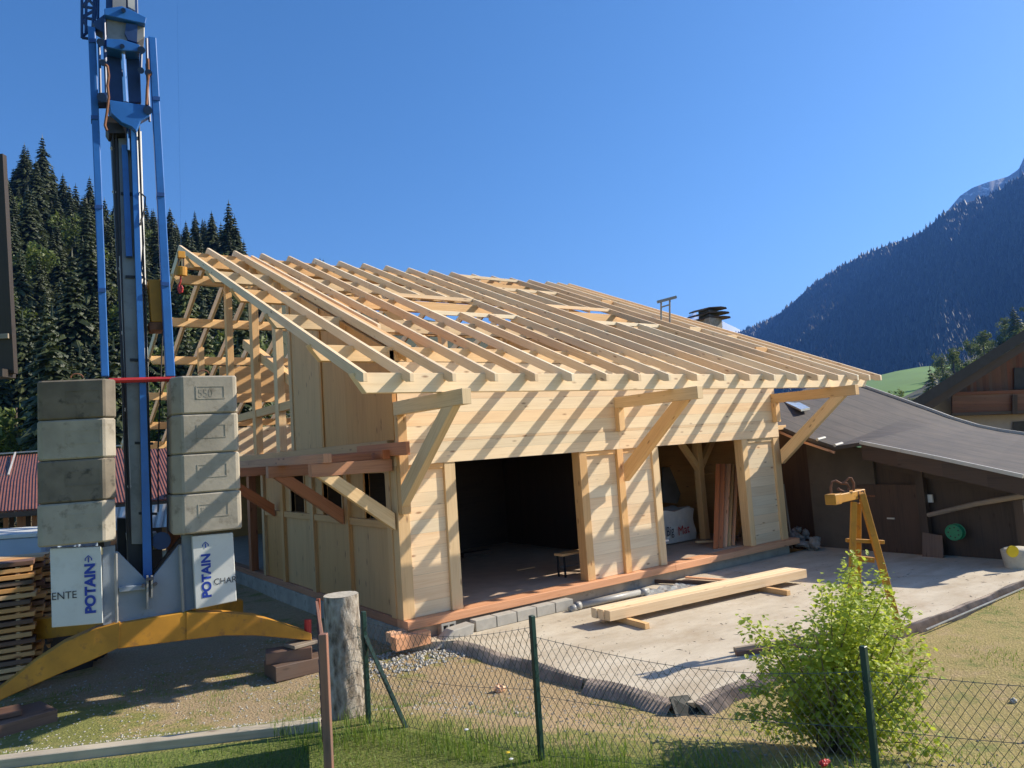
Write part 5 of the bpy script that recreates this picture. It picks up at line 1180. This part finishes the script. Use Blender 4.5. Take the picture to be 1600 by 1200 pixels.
# left wooded hill : skyline photo heights (ground, not tree tips)
def horiz(x): return 755-.0678*(x+18)
skyx = [-900, -400, -100, 0, 60, 110, 160, 220, 270, 330, 380, 430, 520, 640, 760, 900]; skyy = [380, 300, 300, 300, 300, 335, 355, 375, 385, 390, 420, 455, 470, 490, 510, 540]
def hillpt(x, f):
    """f 0..1 from the foot (75 m) to the crest (215 m)"""
    yc = np.interp(x, skyx, skyy); d = 62+150*f; hz = horiz(x)
    base = at(x, hz, d); top_y = yc; elev_top = (hz-top_y)/FPX*212
    q = np.array(base); q[2] = CAM[2]-4.5+(elev_top+4.5)*(f**1.05)
    return q
rows = [[hillpt(x, f) for x in np.linspace(-900, 900, 60)] for f in np.linspace(0, 1, 14)]
rows.append([q+np.array([0, 60, -25]) for q in rows[-1]])
tag(surf('wooded_hill', rows, M['hillfloor'], True), kind='structure')
def spruce_mesh(name, H, seed, mat, mult=1.0):
    rs = random.Random(seed); V = []; Fa = []; layers = int(24*mult); R0 = H*rs.uniform(.25, .31)
    for L in range(layers):
        t = L/layers; z = H*(.06+.93*t); R = R0*(1-t)**.85*rs.uniform(.75, 1.15)+.12; nb = int(13+15*(1-t))
        for k in range(nb):
            a = 6.283*k/nb+rs.uniform(-.3, .3); r = R*rs.uniform(.5, 1.2); dr = r*rs.uniform(.1, .55); w = r*.15+.07; ca, sa = math.cos(a), math.sin(a)
            b0 = len(V)
            V += [(ca*r*.05, sa*r*.05, z+.1), (ca*r*.55-sa*w, sa*r*.55+ca*w, z-dr*.5), (ca*r, sa*r, z-dr), (ca*r*.55+sa*w, sa*r*.55-ca*w, z-dr*.5), (ca*r*.5, sa*r*.5, z-dr*.15)]
            Fa += [(b0, b0+1, b0+4), (b0+1, b0+2, b0+4), (b0+2, b0+3, b0+4), (b0+3, b0, b0+4)]
            for _ in range(4):
                q = rs.uniform(.3, 1.0); b0 = len(V); s = .14+.12*r*rs.random(); x0, y0, z0 = ca*r*q, sa*r*q, z-dr*q
                V += [(x0-sa*s, y0+ca*s, z0), (x0+sa*s, y0-ca*s, z0), (x0+ca*s*.5, y0+sa*s*.5, z0-s*1.1)]; Fa.append((b0, b0+1, b0+2))
    b0 = len(V); V += [(.12, 0, H*.95), (-.08, .1, H*.95), (-.08, -.1, H*.95), (0, 0, H*1.03)]; Fa += [(b0, b0+1, b0+3), (b0+1, b0+2, b0+3), (b0+2, b0, b0+3)]
    me = bpy.data.meshes.new(name); me.from_pydata(V, [], Fa); me.materials.append(mat); return me
def broad_mesh(name, H, seed, mat):
    rs = random.Random(seed); V = []; Fa = []
    cl = [(rs.gauss(0, H*.16), rs.gauss(0, H*.16), H*rs.uniform(.35, .92), H*rs.uniform(.08, .16)) for _ in range(16)]
    for cx_, cy_, cz_, r in cl:
        for _ in range(60):
            a, b_ = rs.uniform(0, 6.28), math.acos(rs.uniform(-1, 1)); q = r*rs.uniform(.6, 1.1); x, y, z = cx_+q*math.sin(b_)*math.cos(a), cy_+q*math.sin(b_)*math.sin(a), cz_+q*math.cos(b_); s = H*.022
            b0 = len(V); V += [(x+rs.gauss(0, s), y+rs.gauss(0, s), z+rs.gauss(0, s)) for _ in range(4)]; Fa += [(b0, b0+1, b0+2), (b0, b0+2, b0+3)]
    me = bpy.data.meshes.new(name); me.from_pydata(V, [], Fa); me.materials.append(mat); return me
tk_me = bpy.data.meshes.new('trunk'); tb = MB(); tb.tube([(0, 0, -2), (0, 0, 8)], [.25, .12], 6); tk_me.from_pydata(tb.v, [], tb.f); tk_me.materials.append(M['trunk'])
sp_me = [spruce_mesh('crown', 14+2*(k % 3), 30+k, M['needles'] if k < 5 else M['needles_l']) for k in range(7)]
br_me = [broad_mesh('crown', 9, 60+k, M['broad']) for k in range(3)]
def tree(pos, me, scale, name, label, cat, group):
    t = bpy.data.objects.new(name, None); COL.objects.link(t); t.location = [float(v) for v in pos]; t.scale = (scale,)*3; t.rotation_euler = (0, 0, random.uniform(0, 6.28)); tag(t, label, cat, group)
    for nm, mm in (('crown', me), ('trunk', tk_me)):
        o = bpy.data.objects.new(nm, mm); COL.objects.link(o); o.parent = t
    return t
rt = random.Random(5); cnt = 0
GL = 'dark spruce in the dense wood on the slope behind the crane'
sky_trees = [(38, 226, 210), (66, 226, 200), (98, 262, 190), (82, 262, 205), (140, 278, 190), (163, 300, 190), (228, 320, 200), (240, 330, 195), (265, 316, 185), (290, 338, 190), (304, 345, 185), (320, 345, 190), (330, 322, 185), (357, 317, 180), (367, 350, 178), (345, 350, 188), (180, 320, 195), (206, 325, 200), (118, 290, 195), (500, 404, 330), (505, 406, 340)]
for kk_, (x, y, d) in enumerate(sorted(sky_trees)):
    me = rt.choice(sp_me[:5]); H = 17 if d < 300 else 16; tip = at(x, y, d); sc = rt.uniform(.85, 1.15) if y < 330 else rt.uniform(.8, 1.0)
    pos = tip.copy(); pos[2] -= 15.5*sc
    tree(pos, me, sc, 'spruce_tree', '%s spruce from the left among those standing against the sky' % ORD[kk_], 'tree', 'spruces along the wooded skyline')
for f in np.linspace(0.02, .98, 15):
    step = 26*(1.15-.5*f)*1.1
    x = -60+rt.uniform(0, 20)
    while x < 420:
        xx = x+rt.uniform(-8, 8); ff = min(1, max(0, f+rt.uniform(-.03, .03))); pos = hillpt(xx, ff); sc = rt.uniform(.5, 1.1)*(1.0 if ff < .8 else .85)
        if rt.random() < .16:
            tree(pos, rt.choice(br_me), sc*1.25, 'broadleaf_tree', 'pale green broadleaf tree among the spruces behind the crane', 'tree', 'broadleaf trees in the wood')
        else:
            tree(pos, sp_me[rt.choice([0, 1, 2, 3, 4, 5, 6]) if ff < .35 else rt.choice([0, 1, 2, 3, 4])], sc, 'spruce_tree', GL, 'tree', 'spruces on the slope behind the crane')
        cnt += 1; x += step
# bare bushes at left
def bare(pos, H, n, seed, label):
    rs = random.Random(seed); t = thing('bare_bush', label, 'bush', pos); b = MB(); P0 = Vector([float(v) for v in pos])
    def grow(p, d, L, r, k):
        q = p+d*L; m2 = p.lerp(q, .5)+Vector((rs.gauss(0, L*.06), rs.gauss(0, L*.06), 0)); b.tube([p, m2, q], [r, r*.8, r*.55], 4, cap=False)
        if k > 0:
            for _ in range(3):
                dd_ = (d+Vector((rs.gauss(0, .5), rs.gauss(0, .5), rs.gauss(.05, .35)))).normalized(); grow(p.lerp(q, rs.uniform(.5, 1)), dd_, L*rs.uniform(.55, .85), r*.5, k-1)
    for _ in range(n): grow(P0+Vector((rs.gauss(0, .5), rs.gauss(0, .5), 0)), Vector((rs.gauss(0, .35), rs.gauss(0, .35), 1)).normalized(), H*.4, .06, 4)
    b.build('branches', M['twig'], t); return t
for k, (x, d, H) in enumerate(((8, 40, 7.0), (45, 42, 5.5), (-25, 41, 7), (150, 44, 4.5))):
    q = at(x, 760, d); q[2] = -2.2; bare(q, H, 4, 80+k, ['bare brown bush above the red roof at the photo\'s left edge', 'bare twiggy bush between the left edge and the ballast blocks', 'bare bush cut off by the photo\'s left edge', 'bare bush behind the crane mast'][k])
# right mountain
ridge = [(1010, 560, 3600), (1080, 545, 3400), (1160, 517, 3100), (1190, 505, 3000), (1225, 486, 2850), (1270, 444, 2700), (1300, 425, 2600), (1345, 400, 2450), (1390, 382, 2300), (1425, 370, 2200), (1440, 364, 2150), (1470, 338, 2050), (1500, 320, 2000), (1540, 308, 1950), (1575, 290, 1900), (1620, 258, 1850), (1700, 215, 1800), (1850, 150, 1700), (2100, 80, 1600), (2400, 60, 1500)]
def interp_ridge(x):
    return np.interp(x, [r[0] for r in ridge], [r[1] for r in ridge]), np.interp(x, [r[0] for r in ridge], [r[2] for r in ridge])
rr_ = np.random.default_rng(3)
mrows = []; XX = np.linspace(1010, 2400, 170); hzx = lambda x: horiz(x)
for f in np.linspace(0, 1, 40):
    row = []
    for x in XX:
        y, d = interp_ridge(x); top = at(x, y, d); foot = at(x, hzx(x)+2, d*.42); foot[2] = -10; q = foot*(1-f)+top*f
        g = math.sin(x*.031)*.5+math.sin(x*.011+1)*.7; q[2] = foot[2]+(top[2]-foot[2])*(f**(1.25))+(25*g*math.sin(math.pi*f))
        q += rr_.normal(0, 3, 3)*(f < .98); row.append(q)
    mrows.append(row)
tag(surf('wooded_mountain', mrows, M['mountain'], True), kind='structure')
# far forest as cones on the slope
V = []; Fa = []
for _ in range(26000):
    i = rr_.uniform(0, len(XX)-1.001)*rr_.uniform(.4, 1)**.5; j = rr_.uniform(0, 39)**1; i0, j0 = int(i), int(min(38, j)); 
    p = np.array(mrows[j0][i0])*(1-(j-j0))+np.array(mrows[j0+1][i0])*(j-j0); p2 = np.array(mrows[j0][i0+1])*(1-(j-j0))+np.array(mrows[j0+1][i0+1])*(j-j0); p = p*(1-(i-i0))+p2*(i-i0)
    h = rr_.uniform(8, 17); r = h*rr_.uniform(.28, .45); b0 = len(V); a0 = rr_.uniform(0, 6.28)
    for k in range(5): a = a0+6.283*k/5; V.append((p[0]+r*math.cos(a), p[1]+r*math.sin(a), p[2]-2))
    V.append((p[0], p[1], p[2]+h)); Fa += [(b0+k, b0+(k+1) % 5, b0+5) for k in range(5)]
tag(mesh_np('far_forest', V, Fa, M['farforest']), kind='stuff')
# higher bare ridge with snow behind
top2 = [(1440, 372, 2900), (1470, 342, 2900), (1500, 306, 2900), (1520, 293, 2900), (1545, 284, 2900), (1575, 276, 2900), (1592, 264, 2850), (1600, 246, 2850), (1660, 200, 2850), (1800, 120, 2850)]
rws = []
for f in np.linspace(0, 1, 12):
    rws.append([at(x, y, d)*f+np.array([*at(x, horiz(x), d*.8)[:2], -20])*(1-f)+rr_.normal(0, 6, 3)*(f < .95) for x, y, d in [(np.interp(s, range(10), [t[0] for t in top2]), np.interp(s, range(10), [t[1] for t in top2]), np.interp(s, range(10), [t[2] for t in top2])) for s in np.linspace(0, 9, 50)]])
tag(surf('snowy_ridge', rws, M['rock'], True), kind='structure')
sn = [(1040, 520), (1065, 506), (1078, 492), (1086, 488), (1093, 494), (1100, 489), (1120, 497), (1135, 505), (1150, 512), (1165, 520), (1190, 530)]
rws = []
for f in np.linspace(0, 1, 8): rws.append([at(x, y, 6500)*f+np.array([*at(x, horiz(x), 5600)[:2], -20])*(1-f)+rr_.normal(0, 12, 3)*(0 < f < 1) for x, y in sn])
tag(surf('snow_mountain', rws, M['snow'], True), kind='structure')
# meadow
md = [(1300, 606), (1360, 590), (1400, 580), (1440, 573), (1480, 570), (1600, 560)]
rws = [[at(x, 680, 190)+np.array([0, 0, 0]) for x, y in md], [at(x, y+45, 260) for x, y in md], [at(x, y, 420) for x, y in md], [at(x, y+10, 520) for x, y in md]]
tag(surf('meadow', rws, M['meadow'], True), kind='structure')
# nearer trees on the right
for k in range(110):
    x = 1452+random.uniform(0, 230); yb = np.interp(x, [1380, 1440, 1500, 1560, 1600, 1700], [600, 580, 555, 520, 490, 430])
    yy = yb+random.uniform(-15, 85); d = random.uniform(150, 240) if yy > yb+30 else random.uniform(230, 330); H = random.uniform(7, 11)
    pos = at(x, yy, d); pos[2] -= H*(.75 if k % 6 else 1.2)
    tree(pos, random.choice(br_me) if k % 6 else sp_me[5], H/10, 'broadleaf_tree' if k % 6 else 'spruce_tree', 'young broadleaf tree on the slope above the chalet roof' if k % 6 else 'dark spruce on the slope above the chalet roof', 'tree', 'broadleaf trees above the chalet roof' if k % 6 else 'spruces above the chalet roof')
for k in range(16):
    x = 1345+k*8+random.uniform(-4, 4); pos = at(x, 634, 110+random.uniform(-10, 10)); pos[2] -= 2.2
    tree(pos, random.choice(br_me), random.uniform(.3, .5), 'broadleaf_tree', 'low hedge like tree at the foot of the green meadow', 'tree', 'low trees below the meadow')
# slope carrying those trees
rws = [[at(x, y+95, 140) for x, y in ((1380, 600), (1440, 582), (1500, 556), (1560, 520), (1600, 492), (1700, 430), (1900, 330))], [at(x, y+14, 340) for x, y in ((1380, 600), (1440, 582), (1500, 556), (1560, 520), (1600, 492), (1700, 430), (1900, 330))]]
tag(surf('hillside', rws, M['hillfloor'], True), kind='structure')

# ------------------------------------------------------------------ air
hz = bpy.data.materials.new('haze'); hz.use_nodes = True; nt = hz.node_tree; nt.nodes.remove(nt.nodes['Principled BSDF'])
pv = nt.nodes.new('ShaderNodeVolumePrincipled'); pv.inputs['Color'].default_value = (.12, .34, 1, 1); pv.inputs['Density'].default_value = .00009; pv.inputs['Anisotropy'].default_value = .3
nt.links.new(pv.outputs[0], nt.nodes['Material Output'].inputs['Volume'])
b = MB(); b.box((-900, -900, -60), (8500, 8500, 1500)); o = b.build('haze', hz); tag(o, kind='stuff')
